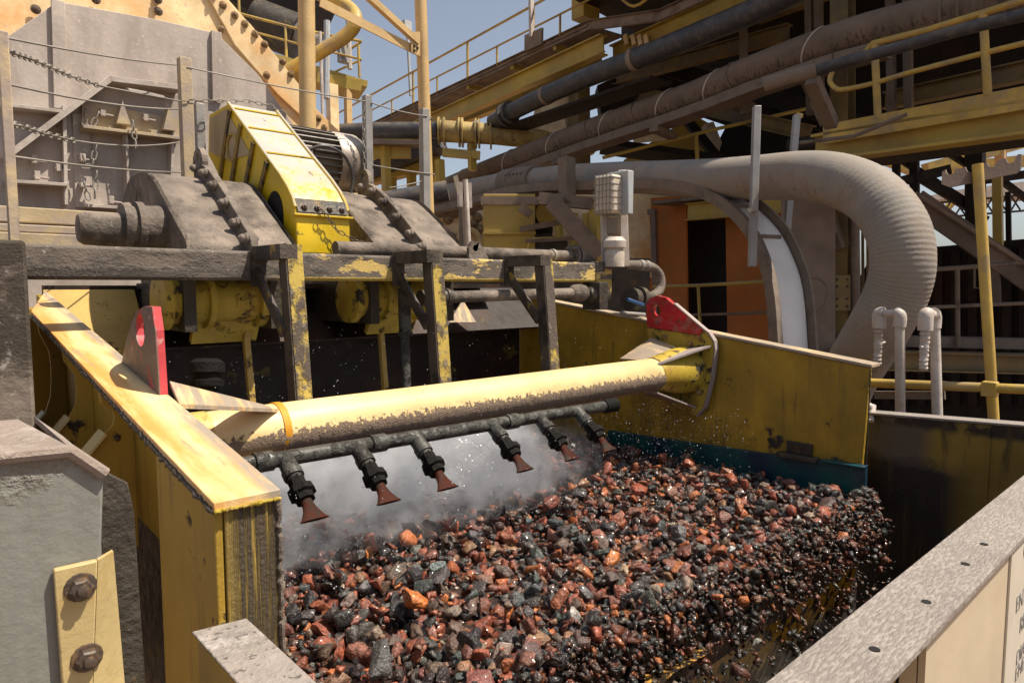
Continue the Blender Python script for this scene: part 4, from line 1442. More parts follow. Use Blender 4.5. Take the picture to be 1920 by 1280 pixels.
for a in ((190, 213), (270, 222), (153, 297), (153, 345), (62, 300), (68, 330), (108, 315), (206, 376)):
    q = P(*a, Y=YH - .02)
    l = hp.add('latch', MB().bx(q.x - .015, q.x + .015, q.y - .05, q.y, q.z - .025, q.z + .025), M_hop, bev=.003)
    hp.add('latch_pin', MB().cyl(q + V(-.02, -.04, -.01), q + V(.06, -.045, -.016), .008, 8), M_rim, sub=l)
chain(hp, PP([(160, 205), (158, 232), (172, 240), (185, 210)], Y=YH - .07), .05)
chain(hp, PP([(248, 225), (252, 255), (256, 280)], Y=YH - .15), .05)
chain(hp, PP([(155, 290), (160, 312), (172, 312), (181, 270)], Y=YH - .1), .05)
chain(hp, PP([(157, 340), (165, 370), (178, 365), (181, 320)], Y=YH - .1), .05)

# ================================================================== CREAM CHUTE BEHIND
YC = 5.62
cc = Thing('bolted_chute', 'big cream chute casing with a row of rusty flange bolts behind the hopper', 'chute')
cc.add('casing', MB().prism(PP([(-120, -160), (330, -160), (420, -10), (480, 60), (530, 130), (620, 240), (640, 330), (300, 420), (-120, 420)], Y=YC), V(0, .8, 0)), M_cream)
cc.add('flange', MB().prism(PP([(372, -40), (395, -30), (470, 46), (562, 160), (566, 178), (640, 250), (664, 320), (640, 325), (606, 256), (520, 176), (440, 84)], Y=YC - .03), V(0, .028, 0)), M_cream, bev=.004)
for px in ((418, 10), (440, 29), (459, 45), (478, 64), (496, 83), (530, 116), (545, 139), (500, 141), (415, 55), (597, 222), (565, 237), (608, 240), (180, 0), (296, 0), (297, 22), (67, 18), (400, -8), (300, -20)):
    q = P(*px, Y=YC - .031)
    cc.inst('bolt', B_CREAM if px[0] > 300 else B_DARK, q, orient((0, -1, 0), random.random() * 2, .023))


# ================================================================== COLUMNS AND BRACES
t = Thing('pipe_column', 'buff painted round column rising behind the motor, thicker of the two', 'column', 'round columns behind the drive')
t.add('shaft', MB().cyl(P(580, 480, Y=5.0), P(573, -120, Y=5.0), .062, 20), M_col)
t = Thing('pipe_column', 'slim buff round column beside the tall galvanised post', 'column', 'round columns behind the drive')
t.add('shaft', MB().cyl(P(806, 480, Y=5.0), P(784, -120, Y=5.0), .052, 20), M_col)
t.add('brace', MB().beam(P(600, 4, Y=4.98), P(783, 97, Y=4.98), .07, .012, up=V(0, -1, 0)), M_col)
t.add('brace', MB().beam(P(690, -6, Y=4.96), P(784, 80, Y=4.96), .05, .05, up=V(0, -1, 0)), M_col)
t.add('gusset', MB().prism(PP([(770, 60), (788, 60), (788, 106), (772, 98)], Y=4.95), V(0, .012, 0)), M_col)
for px in ((777, 86), (777, 95), (783, 90)):
    t.inst('bolt', B_DARK, P(*px, Y=4.945), orient((0, -1, 0), sc=.009))
t = Thing('bent_pipe', 'yellow pipe with a hairpin bend beside the buff column', 'pipe')
t.add('pipe', MB().tube(catmull([P(520, 145, D=6.6), P(560, 122, D=6.6), P(610, 92, D=6.6), P(650, 66, D=6.6), P(667, 42, D=6.6), P(660, 20, D=6.7), P(630, 2, D=6.8), P(570, -20, D=6.9), P(520, -34, D=7)], 6), .065, 16), M_rail)

# ================================================================== FAR PLATFORM
fp = Thing('platform', 'yellow access platform with handrails far behind the buff columns', 'platform')
D0 = 13.5
fp.add('deck', MB().beam(P(430, 100, D=D0), P(680, 172, D=D0 + 1), 1.2, .12), M_gird)
fp.add('fascia', MB().beam(P(595, 145, D=D0), P(678, 162, D=D0 + .2), .05, .2), M_gird)


def rails(t, posts, top, mid, r=.028, m=M_rail):
    t.add('handrail', MB().tube(top, r, 8), m)
    t.add('mid_rail', MB().tube(mid, r * .8, 8), m)
    for a, b in posts:
        t.add('rail_post', MB().cyl(a, b, r, 8), m)


rails(fp, [(P(x, y, D=D0), P(x + 2, y + 60, D=D0)) for x, y in ((447, -20), (535, 50), (560, 48), (672, 85))], PP([(445, 25), (560, 55), (678, 78)], D=D0), PP([(445, 52), (560, 83), (678, 112)], D=D0))
rails(fp, [(P(647, 60, D=D0 + 1.3), P(647, 118, D=D0 + 1.3))], PP([(678, 78), (645, 100)], D=D0 + .3), PP([(678, 112), (622, 138)], D=D0 + .3))
fp.add('column', MB().beam(P(622, 160, D=D0), P(626, 300, D=D0), .18, .18, up=V(0, 1, 0)), M_cream)
fp.add('column', MB().beam(P(652, 160, D=D0 + .4), P(654, 300, D=D0 + .4), .12, .12, up=V(0, 1, 0)), M_col)
fp.add('junction_box', MB().beam(P(643, 90, D=D0 + .1), P(644, 118, D=D0 + .1), .2, .12, up=V(0, 1, 0)), M_galv)
fp.add('conduit', MB().cyl(P(600, 60, D=8), P(606, 240, D=8), .02, 8).cyl(P(652, 20, D=D0 + .2), P(656, 130, D=D0 + .2), .05, 8), M_pvc)
fp.add('light_tube', MB().cyl(P(613, 40, D=D0 - 1), P(612, 185, D=D0 - 1), .06, 8), M_lamp)
dkm = Thing('machinery', 'dark machinery on the far platform above the cream chute', 'machinery')
dkm.add('cabinet', MB().beam(P(440, -60, D=15), P(600, 20, D=15), 1.5, 1.6), M_dark)
dkm.add('drum', MB().cyl(P(480, 40, D=14.2), P(560, 70, D=14.2), .45, 18), M_muddk)
dkm.add('pump', MB().lathe(P(548, 60, D=13.9), (1, 0, 0), [(0, .1), (.1, .22), (.3, .25), (.4, .15), (.6, .12)], 14), M_galv)

# ================================================================== WALKWAY BRIDGE
gw = 8.35
wk = Thing('walkway', 'sloping-looking yellow walkway bridge with handrails crossing against the sky', 'walkway')
q0, q1, q2, q3 = P(600, 282, G=gw), P(1105, 48, G=gw), P(1239, 29, G=gw), P(1400, -45, G=gw)
dz = V(.35, 0, 0)
wk.add('deck', MB().beam(q0 + V(.45, 0, .02), q1 + V(.45, 0, .02), .9, .03), M_deckdust)
wk.add('edge_channel', MB().channel(q0, q1, .08, .17, side=-1), M_deckdust)
wk.add('edge_channel', MB().channel(q1, q2, .08, .17, side=-1), M_deckdust)
wk.add('edge_channel', MB().channel(q2, q3, .08, .17, side=-1), M_deckdust)
wk.add('girder', MB().ibeam(P(640, 305, G=gw + .12), P(1132, 84, G=gw + .12), .2, .34, .025), M_gird)
wk.add('girder', MB().ibeam(P(640, 312, G=gw + .9), P(1128, 112, G=gw + .9), .2, .36, .025), M_gird)
wk.add('girder', MB().ibeam(P(1150, 105, G=gw + .6), P(1420, -15, G=gw + .6), .2, .34, .025), M_gird)
for x in (700, 790, 877, 960, 1040):
    p = P(x, 262 - (x - 640) * .464, G=gw)
    wk.add('cross_beam', MB().beam(p + V(0, 0, -.12), p + V(1.0, 0, -.12), .08, .10), M_gird)
RH = .86
tops, mids = [], []
for x, y in ((600, 282), (1105, 48)):
    p = P(x, y, G=gw)
    tops.append(p + V(0, 0, RH))
    mids.append(p + V(0, 0, .44))
wk.add('handrail', MB().tube(tops + [q2 + V(0, 0, .86)], .026, 8), M_rail)
wk.add('mid_rail', MB().tube(mids, .02, 8), M_rail)
wk.add('mid_rail', MB().tube(catmull([q1 + V(0, 0, .5), q1.lerp(q2, .3) + V(0, 0, .55), q1.lerp(q2, .65) + V(0, 0, .2), q2 + V(0, 0, .45)], 5), .025, 8), M_rail)
for x in (620, 690, 775, 877, 1000):
    p = P(x, 282 - (x - 600) * .464, G=gw)
    wk.add('rail_post', MB().cyl(p + V(0, 0, .05), p + V(0, 0, RH), .028, 8), M_rail)
for x in (735, 820, 932, 1050):
    p = P(x, 282 - (x - 600) * .464, G=gw)
    wk.add('rail_post', MB().cyl(p + V(0, 0, .05), p + V(0, 0, .44), .022, 8), M_rail)
wk.add('post_foot', MB().beam(P(985, 82, G=gw - .06), P(1017, 68, G=gw - .06), .05, .3), M_deckdust)
wk.add('stanchion', MB().beam(P(997, 70, G=gw - .1), P(995, -60, G=gw - .1), .09, .06, up=V(0, 1, 0)), M_pvc)
wk.add('stanchion', MB().beam(P(1098, 40, G=gw + .6), P(1098, -60, G=gw + .6), .45, .3, up=V(0, 1, 0)), M_gird)
for k, x in enumerate((1190, 1204, 1216, 1228)):
    wk.add('grating_bar', MB().beam(P(x - 18, 66, G=gw + .5), P(x - 14, 84, G=gw + .5), .04, .08, up=V(0, 1, 0)), M_cream)
wk.add('lamp', MB().beam(P(763, 40, G=gw + .3), P(764, 64, G=gw + .3), .22, .12, up=V(0, 1, 0)).cyl(P(764, 62, G=gw + .3), P(770, 180, G=gw + .3), .04, 8), M_lamp)

t = Thing('black_pipe', 'black pipe running up to the right beneath the walkway girder', 'pipe', 'black pipes on the gallery')
pts = catmull([P(925, 229, G=7.6), P(990, 195, G=7.6), P(1090, 150, G=7.6), P(1190, 112, G=7.6), P(1300, 68, G=7.6), P(1420, 18, G=7.6), P(1540, -45, G=7.6)], 5)
t.add('pipe', MB().tube(pts, .155, 20), M_blackpipe)
for px, py in ((946, 217), (955, 212)):
    p = P(px, py, G=7.6)
    d_ = (P(960, 210, G=7.6) - P(930, 226, G=7.6)).normalized()
    t.add('flange', MB().cyl(p, p + d_ * .06, .21, 20), M_blackpipe)
p = P(1187, 113, G=7.6)
t.add('clamp', MB().cyl(p, p + (P(1200, 107, G=7.6) - p).normalized() * .08, .175, 20), M_deckdust)
p = P(1022, 180, G=7.6)
t.add('clamp', MB().cyl(p, p + (P(1050, 167, G=7.6) - p).normalized() * .08, .165, 20), M_deckdust)
t.add('tray', MB().beam(P(900, 262, G=7.9), P(1240, 150, G=7.9), .5, .05), M_dark)

t = Thing('flanged_pipe', 'yellow flanged pipe section joined to a dark pipe in front of the sky', 'pipe')
Dp = 13.2
t.add('dark_run', MB().tube([P(600, 250, D=Dp + .6), P(700, 245, D=Dp + .3), P(822, 245, D=Dp)], .16, 18), M_blackpipe)
t.add('body', MB().tube([P(826, 246, D=Dp), P(930, 252, D=Dp), P(1015, 262, D=Dp + .2), P(1060, 268, D=Dp + .3), P(1110, 275, D=Dp + .6)], .19, 20, rf=lambda u: .205 - .03 * u), M_pipecream)
for x in (822, 832, 860, 866, 891, 897, 919):
    p = P(x, 246 + (x - 822) * .07, D=Dp)
    t.add('flange', MB().cyl(p, p + RT * .03, .28 if x > 850 else .265, 20), M_pipecream)
t.add('shelf', MB().beam(P(640, 268, D=Dp), P(800, 271, D=Dp - .1), .38, .08), M_traydk)
t.add('support', MB().beam(P(722, 270, D=Dp), P(728, 450, D=Dp), .14, .14, up=V(0, 1, 0)).beam(P(824, 300, D=Dp), P(830, 450, D=Dp), .14, .14, up=V(0, 1, 0)).beam(P(884, 270, D=Dp), P(886, 320, D=Dp), .14, .1, up=V(0, 1, 0)), M_gird)
t.add('cross_bar', MB().beam(P(640, 282, D=Dp + .1), P(770, 282, D=Dp + .1), .15, .3).beam(P(830, 286, D=Dp), P(900, 292, D=Dp), .15, .15), M_gird)
t = Thing('conveyor_truss', 'dark sloping conveyor truss seen between the galvanised posts', 'conveyor')
t.add('chord', MB().beam(P(640, 352, D=14.5), P(830, 268, D=14), .6, .3), M_blackpipe)
t.add('chord', MB().beam(P(690, 330, D=14.4), P(800, 302, D=14.4), .4, .4), M_gird)
for x in (733, 770, 816):
    t.add('strut', MB().beam(P(x, 270, D=14.3), P(x + 4, 440, D=14.3), .16, .13, up=V(0, 1, 0)), M_gird)
t.add('lower_pipe', MB().tube([P(690, 385, D=9), P(760, 372, D=9), P(840, 358, D=9)], .14, 16), M_blackpipe)

# ================================================================== FAT HOSE ON TRAY
ft = Thing('fat_hose', 'fat dust-brown slurry hose strapped along the gallery from lower left to upper right', 'hose')
fpts = [P(780, 372, D=16.47), P(850, 345, D=15.12), P(900, 324, D=14.18), P(1000, 286, D=12.83), P(1100, 248, D=11.74), P(1200, 213, D=10.80), P(1300, 179, D=9.86), P(1400, 137, D=9.05), P(1500, 100, D=8.37), P(1600, 66, D=7.76), P(1700, 40, D=7.29), P(1800, 16, D=6.88), P(1940, -14, D=6.35)]
fc = catmull(fpts, 10)
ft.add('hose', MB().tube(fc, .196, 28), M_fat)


def strap(t, curve, i, r, m, lean=0.0, n=20, thick=.012):
    c = curve[i]
    tn_ = (curve[i + 1] - curve[i - 1]).normalized()
    a = tn_.cross(ZAX).normalized()
    b = a.cross(tn_)
    pts = [c + a * (r * math.cos(2 * math.pi * k / n)) + b * (r * math.sin(2 * math.pi * k / n)) + tn_ * (lean * math.sin(2 * math.pi * k / n)) for k in range(n)]
    t.add('strap', MB().tube(pts, thick, 6, closed=True), m)


for i in (14, 26, 34, 44, 55, 64, 83):
    strap(ft, fc, i, .198, M_pvc, .13, thick=.012)
for i in (41, 50, 68, 108, 111):
    strap(ft, fc, i, .198, M_traydk, 0, thick=.016)
tr_ = MB()
low = [p + V(0, 0, -.255) for p in fc[16:98:8]]
for a, b in zip(low[:-1], low[1:]):
    tr_.beam(a, b, .34, .13)
ft.add('tray', tr_, M_traydk)
for px, py, d in ((1040, 302, 12.1), (1225, 240, 10.3), (1372, 182, 9.2)):
    p = P(px, py, D=d)
    ft.add('tray_bracket', MB().beam(p, p + V(.6, .05, -.03), .14, .10), M_traydk)

# ================================================================== BLACK LINE + GANTRY RAIL
gg = 7.2
t = Thing('black_pipe', 'slim black pipe crossing in front of the gantry handrail at the upper right', 'pipe', 'black pipes on the gallery')
t.add('pipe', MB().tube(catmull([P(1437, 157, D=6.5), P(1532, 132, D=6.3), P(1583, 117, D=6.15), P(1690, 88, D=5.9), P(1803, 56, D=5.65), P(1920, 28, D=5.4), P(2000, 8, D=5.2)], 6), .052, 18), M_blackpipe)
t.add('sleeve', MB().tube([P(1432, 160, D=6.5), P(1480, 145, D=6.4), P(1530, 132, D=6.3)], .066, 18), M_traydk)
t.add('hanger', MB().beam(P(1522, 150, D=6.5), P(1560, 235, D=6.9), .12, .10), M_traydk)
gt = Thing('gantry', 'yellow gantry beam with handrail spanning the upper right over the hose', 'gantry')
gt.add('toe_board', MB().beam(P(1545, 253, G=gg), P(2000, 170, G=gg), .05, .20), M_rail)
gt.add('beam', MB().ibeam(P(1530, 281, G=gg + .1), P(2000, 212, G=gg + .1), .25, .30, .03), M_gird)
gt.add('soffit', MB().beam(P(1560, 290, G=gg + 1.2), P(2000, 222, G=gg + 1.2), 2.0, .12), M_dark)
gt.add('handrail', MB().tube([P(1622, 100, G=gg), P(1636, 82, G=gg), P(1740, 56, G=gg), P(1845, 24, G=gg), P(2000, -25, G=gg)], .032, 10), M_rail)
gt.add('mid_rail', MB().tube(catmull([P(1560, 135, G=gg), P(1556, 152, G=gg), P(1566, 165, G=gg), P(1582, 168, G=gg), P(1640, 156, G=gg), P(1700, 138, G=gg), P(1845, 100, G=gg), P(2000, 62, G=gg)], 5), .026, 10), M_rail)
gt.add('rail_post', MB().cyl(P(1640, 84, G=gg), P(1646, 222, G=gg), .036, 10), M_rail)
gt.add('rail_post', MB().cyl(P(1843, 22, G=gg), P(1852, 180, G=gg), .036, 10), M_rail)
gt.add('thin_pipe', MB().tube([P(1500, 268, G=gg - .3), P(1600, 256, G=gg - .3), P(1700, 215, G=gg - .3)], .02, 8), M_traydk)

# ================================================================== BUILDING SHELL
bd = Thing('process_building', 'dark rusty process building with an added shade slab and black backdrops at the upper right', 'building')
gcos, gsin = math.cos(GA), math.sin(GA)


def gp(g_, y, z):
    return V((g_ + y * gsin) / gcos, y, z)


bd.add('shade_floor_slab', MB().prism([gp(6.9, -7, 5.2), gp(6.9, 8.6, 5.2), gp(15, 9.5, 5.2), gp(15, -7, 5.2)], V(0, 0, .3)), M_dark)  # unseen slab added overhead to shade the hose and pipes
bd.add('upper_shade_cladding', MB().prism(PP([(1165, -250), (2300, -300), (2300, 190), (1920, 228), (1680, 286), (1560, 285), (1440, 285), (1345, 268), (1362, 236), (1300, 215), (1200, 200), (1165, 120)], G=12.5), V(.15, 0, 0)), M_dark)  # black backdrop cut to the outline of the shaded interior
bd.add('lower_shade_cladding', MB().prism(PP([(1640, 470), (1760, 462), (1920, 448), (2300, 430), (2300, 1000), (1440, 1000), (1440, 560), (1600, 540)], G=12.5), V(.15, 0, 0)), M_dark)  # dark backdrop standing for the shade under the gallery
for x in (1240, 1310, 1370):
    bd.add('floor_beam', MB().beam(P(x - 150, 120, G=10.5), P(x + 300, 250, G=11.8), .2, .3), M_dark)
for a, b in (((1150, 150), (1480, 60)), ((1200, 175), (1520, 250)), ((1420, 30), (1560, -20)), ((1660, 190), (1930, 132))):
    bd.add('purlin', MB().ibeam(P(*a, G=10.2), P(*b, G=10.2), .18, .24, .02), M_tower)
for x in (1392, 1516, 1534, 1668, 1700):
    bd.add('hanger', MB().beam(P(x, -60, G=9.9), P(x + 4, 215, G=9.9), .10, .10, up=V(0, 1, 0)), M_traydk)
bd.add('hatch', MB().prism(PP([(1362, 238), (1420, 205), (1500, 205), (1500, 285), (1345, 296)], G=11.6), V(.05, 0, 0)), M_blk)
for k in range(16):
    x = 1600 + k * 32
    bd.add('cladding_rib', MB().beam(P(x, 480 - (x - 1640) * .06, G=12.45), P(x, 760, G=12.45), .12, .05, up=V(1, 0, 0)), M_dark)
t = Thing('support_tower', 'tall yellow-brown steel column with diagonal strut behind the big hose bend', 'column')
dc_ = 8.9
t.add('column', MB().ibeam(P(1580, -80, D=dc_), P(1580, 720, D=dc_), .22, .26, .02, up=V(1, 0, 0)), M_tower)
t.add('strut', MB().beam(P(1515, 150, D=dc_ - .1), P(1552, 232, D=dc_ - .1), .2, .12, up=V(0, 1, 0)), M_traydk)
t.add('strut', MB().beam(P(1530, 360, D=dc_ - .1), P(1578, 465, D=dc_ - .1), .22, .14, up=V(0, 1, 0)), M_greywall)
t.add('conduit', MB().cyl(P(1602, 340, D=dc_ - .2), P(1606, 690, D=dc_ - .2), .055, 12).cyl(P(1560, 350, D=dc_ - .2), P(1561, 690, D=dc_ - .2), .035, 10), M_greywall)
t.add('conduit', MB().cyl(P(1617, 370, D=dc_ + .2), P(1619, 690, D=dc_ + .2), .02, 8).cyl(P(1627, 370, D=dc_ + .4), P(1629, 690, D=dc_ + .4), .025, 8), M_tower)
t.add('cabinet', MB().beam(P(1642, 440, D=dc_), P(1642, 484, D=dc_), .18, .1, up=V(0, 1, 0)).beam(P(1645, 484, D=dc_), P(1646, 690, D=dc_), .11, .1, up=V(0, 1, 0)), M_greywall)
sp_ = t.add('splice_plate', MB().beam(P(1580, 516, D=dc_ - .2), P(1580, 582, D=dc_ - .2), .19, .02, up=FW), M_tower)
for y in (524, 537, 560, 574):
    for x in (1570, 1589):
        t.inst('bolt', B_DARK, P(x, y, D=dc_ - .213), orient(-FW, sc=.014), sub=sp_)
t = Thing('side_panel', 'plain grey-brown wall panel between the white cradle and the tower column', 'wall panel')
t.add('panel', MB().beam(P(1515, 372, D=8.6), P(1515, 760, D=8.6), .66, .06, up=FW), M_greywall)
t.add('handrail_loop', MB().tube(catmull([P(1500, 524, D=8.2), P(1530, 521, D=8.2), P(1548, 532, D=8.2), P(1551, 552, D=8.2), P(1544, 575, D=8.2), P(1528, 584, D=8.2), P(1500, 584, D=8.2)], 5), .018, 8), M_greywall)

# right hand trusses, stairs, far rails
t = Thing('steel_truss', 'dark steel frame with diagonals against the sky at the right edge', 'steel frame')
Dt = 11.0
for x, wd in ((1680, .10), (1714, .12), (1828, .24)):
    t.add('column', MB().beam(P(x, 255, D=Dt), P(x + 2, 480, D=Dt), wd, wd, up=V(0, 1, 0)), M_dark)
t.add('column', MB().beam(P(1870, 330, D=Dt - .5), P(1872, 480, D=Dt - .5), .12, .12, up=V(0, 1, 0)), M_gird)
t.add('tie', MB().beam(P(1670, 345, D=Dt), P(1780, 318, D=Dt), .1, .16).beam(P(1830, 340, D=Dt), P(1960, 322, D=Dt), .1, .13), M_dark)
for a, b in (((1690, 300), (1830, 390)), ((1760, 275), (1828, 318)), ((1880, 340), (1960, 400)), ((1715, 330), (1850, 412))):
    t.add('diagonal', MB().beam(P(*a, D=Dt + .1), P(*b, D=Dt + .1), .09, .09), M_dark)
t.add('column', MB().beam(P(1890, 360, D=Dt), P(1892, 480, D=Dt), .07, .07, up=V(0, 1, 0)), M_dark)
t = Thing('far_gantry', 'sunlit yellow gantry girders far beyond the steel frame', 'gantry')
t.add('girder', MB().beam(P(1660, 300, D=20), P(1715, 322, D=20), .25, .25).beam(P(1735, 318, D=20), P(1960, 255, D=20), .3, .35).beam(P(1735, 322, D=21), P(1960, 298, D=21), .3, .35), M_rail)
t.add('post', MB().beam(P(1876, 255, D=20), P(1876, 310, D=20), .25, .25, up=V(0, 1, 0)), M_cream)
t.add('leg', MB().beam(P(1790, 374, D=20), P(1768, 400, D=20), .15, .15, up=V(0, 1, 0)), M_rail)
t = Thing('stockpile_canopy', 'pale mottled canopy roof beyond the steel frame', 'canopy')
t.add('roof', MB().prism(PP([(1722, 372), (1780, 358), (1960, 335), (1960, 368), (1760, 374), (1735, 378)], D=24), FW * .8), M_hop)
t = Thing('lattice_conveyor', 'thin black lattice conveyor frame beyond the right steel frame', 'conveyor')
t.add('chord', MB().beam(P(1740, 382, D=17), P(1960, 362, D=17), .05, .05).beam(P(1760, 408, D=17), P(1960, 392, D=17), .05, .05), M_dark)
lt = MB()
for x in range(1765, 1950, 26):
    lt.beam(P(x, 381 - (x - 1740) * .09, D=17), P(x + 18, 406 - (x - 1740) * .08, D=17), .03, .03)
    lt.beam(P(x + 18, 380 - (x - 1740) * .09, D=17), P(x, 408 - (x - 1740) * .08, D=17), .03, .03)
t.add('lattice', lt, M_dark)
t = Thing('stairway', 'dim brown steel stair stringer descending to the right behind the sample pole', 'stairs')
t.add('stringer', MB().beam(P(1715, 375, D=10.2), P(1960, 545, D=9.8), .08, .33), M_greywall)
t.add('handrail', MB().tube([P(1715, 362, D=10.1), P(1960, 520, D=9.7)], .03, 8), M_deckdust)
t.add('post', MB().beam(P(1866, 500, D=10), P(1868, 568, D=10), .11, .11, up=V(0, 1, 0)), M_greywall)
t = Thing('landing_rail', 'pair of dim brown handrails with posts behind the white gooseneck pipes', 'handrail')
t.add('handrail', MB().tube([P(1740, 506, D=8.6), P(1840, 499, D=8.6), P(1980, 486, D=8.6)], .03, 8), M_traydk)  # darker brown than the other rails, with the shade in the colour
t.add('mid_rail', MB().tube([P(1720, 577, D=8.6), P(1980, 566, D=8.6)], .024, 8), M_traydk)
t.add('rail_post', MB().cyl(P(1795, 503, D=8.6), P(1796, 650, D=8.6), .028, 8), M_traydk)
t.add('cable_hook', MB().tube([P(1827, 500, D=8.6), P(1827, 540, D=8.6), P(1842, 540, D=8.6)], .012, 6), M_traydk)
t = Thing('floor_girder', 'dim yellow-brown floor girders low behind the white pipes', 'girder')
t.add('girder', MB().beam(P(1560, 636, D=8.8), P(2020, 646, D=8.8), .3, .13), M_greywall)
t.add('girder', MB().ibeam(P(1560, 672, D=8.4), P(2020, 684, D=8.4), .25, .24, .02), M_tower)  # brown tones put the girders' shade into their colour

# ================================================================== ORANGE CONTAINER
oc_ = Thing('orange_container', 'orange site container with a dark open doorway behind the white cradle', 'container')
go = 9.5


def og(pts, d=.05, g_=go):
    return MB().prism(PP(pts, G=g_), V(d, 0, 0))


oc_.add('wall_panel', og([(1172, 385), (1286, 385), (1290, 760), (1172, 760)]), M_orange)
oc_.add('wall_panel', og([(1360, 380), (1480, 372), (1480, 760), (1366, 760)]), M_orange)
oc_.add('interior', og([(1280, 380), (1370, 380), (1370, 760), (1280, 760)], .05, go + .5), M_blk)
oc_.add('roof', MB().prism([P(1150, 388, G=go) + V(0, 0, .0), P(1500, 368, G=go), P(1500, 368, G=go) + V(2.5, 0, 0), P(1150, 388, G=go) + V(2.5, 0, 0)], V(0, 0, .12)), M_orange)
oc_.add('awning', MB().beam(P(1240, 382, G=go - .3), P(1400, 366, G=go - .3), .5, .05), M_traydk)
oc_.add('header_beam', MB().ibeam(P(1290, 398, G=go - .35), P(1560, 372, G=go - .35), .16, .28, .02), M_gird)
df = oc_.add('door_frame', og([(1196, 395), (1204, 395), (1210, 620), (1202, 620)], -.05).prism(PP([(1222, 393), (1231, 393), (1236, 620), (1228, 620)], G=go), V(-.05, 0, 0)).prism(PP([(1196, 395), (1231, 392), (1231, 402), (1196, 405)], G=go), V(-.06, 0, 0)), M_frame)
oc_.add('door', og([(1204, 404), (1222, 402), (1227, 620), (1210, 620)], -.02, go - .01), M_orange, sub=df)
rl = Thing('container_rail', 'thin brown guard rail in front of the orange container', 'handrail')
rl.add('handrail', MB().tube([P(1225, 537, G=go - .6), P(1310, 535, G=go - .6), P(1470, 526, G=go - .6)], .028, 8), M_gird)
rl.add('mid_rail', MB().tube([P(1225, 592, G=go - .6), P(1310, 590, G=go - .6), P(1470, 585, G=go - .6)], .022, 8), M_traydk)
rl.add('rail_post', MB().cyl(P(1309, 534, G=go - .6), P(1314, 640, G=go - .6), .025, 8), M_gird)

# ================================================================== MID BACKGROUND MACHINES
t = Thing('settling_tank', 'yellow-brown box tank under the hose tray left of the diagonal struts', 'tank')
Db = 9.0
t.add('body', MB().box(P(955, 430, D=Db), RT * .33, V(FW.x, FW.y, 0).normalized() * .3, ZAX * .42), M_gird, bev=.01)
t.add('rim', MB().box(P(955, 382, D=Db - .02), RT * .36, V(FW.x, FW.y, 0).normalized() * .33, ZAX * .05), M_deckdust)
t.add('band', MB().box(P(955, 440, D=Db - .03), RT * .34, V(FW.x, FW.y, 0).normalized() * .31, ZAX * .015), M_gird)
t = Thing('tray_frame', 'brown braced steel frame holding the hose tray behind the floodlight', 'steel frame')
Df = 8.2
t.add('rail', MB().beam(P(1010, 372, D=Df), P(1130, 384, D=Df), .12, .14), M_traydk)
t.add('diagonal', MB().beam(P(1035, 378, D=Df - .1), P(1125, 478, D=Df - .1), .14, .20), M_traydk)
t.add('diagonal', MB().beam(P(975, 388, D=Df + .3), P(995, 402, D=Df + .3), .1, .1), M_traydk)
t.add('post', MB().beam(P(1118, 380, D=Df), P(1120, 500, D=Df), .14, .12, up=V(0, 1, 0)), M_gird)
t.add('post', MB().beam(P(1062, 296, D=Df), P(1064, 380, D=Df), .16, .14, up=V(0, 1, 0)), M_traydk)
t.add('post', MB().beam(P(1086, 160, D=13.4), P(1088, 420, D=13.4), .34, .26, up=V(0, 1, 0)), M_tower)
t.add('crossrail', MB().beam(P(975, 430, D=Df + .4), P(1070, 413, D=Df + .4), .05, .07).beam(P(985, 452, D=Df + .4), P(1085, 447, D=Df + .4), .05, .04), M_traydk)
t = Thing('dark_block', 'low dark block behind the screen under the pipes', 'wall')
t.add('wall', MB().beam(P(560, 600, D=10.2), P(1215, 600, D=9.8), .3, 1.75), M_muddk)  # dark block put in to close the gap behind the screen
t = Thing('pump_set', 'dark pump and yellow drum housing in the shade under the hose tray', 'pump')
t.add('drum', MB().cyl(P(1018, 395, D=9.6), P(1028, 400, D=9.2), .17, 20), M_gird)
t.add('pump', MB().lathe(P(985, 468, D=9), RT, [(0, .12), (.1, .2), (.3, .22), (.4, .16), (.55, .14)], 18), M_muddk)
t.add('motor', MB().lathe(P(995, 425, D=9.4), RT, [(0, .1), (.05, .16), (.25, .16), (.3, .1)], 16), M_dark)
t.add('guard_hoop', MB().tube(catmull([P(990, 475, D=8.6), P(992, 458, D=8.6), P(1004, 448, D=8.6), P(1090, 446, D=8.6)], 5), .02, 8), M_gird)
t = Thing('cream_drum', 'cream scrubber drum with bolted plates glimpsed behind the pipes', 'drum')
Dd = 12.5
t.add('shell', MB().prism(PP([(800, 380), (1250, 335), (1250, 520), (800, 520)], D=Dd), FW * .4), M_cream)
for x, y in ((855, 400), (840, 412), (895, 408), (888, 420), (885, 395), (900, 430), (846, 445), (838, 460)):
    t.inst('bolt', B_CREAM, P(x, y, D=Dd - .01), orient(-FW, sc=.07))
t.add('end_ring', MB().tube([P(880 + 22 * math.cos(k * .314), 460 + 30 * math.sin(k * .314), D=Dd - .1) for k in range(20)], .05, 8, closed=True), M_col)
for x in (1020, 1048, 1076, 1100):
    t.add('stiffener', MB().beam(P(x, 400, D=Dd - .2), P(x + 2, 500, D=Dd - .2), .10, .1, up=V(0, 1, 0)), M_gird if x % 3 else M_cream)
t = Thing('upper_drum', 'cream drum and dark wheel frame behind the fat hose below the gallery', 'drum')
Du = 13.5
t.add('shell', MB().prism(PP([(1005, 195), (1075, 150), (1075, 250), (990, 262)], D=Du), FW * .4), M_cream)
t.add('shell', MB().prism(PP([(1120, 160), (1165, 140), (1230, 200), (1130, 240)], D=Du + .5), FW * .4), M_dark)
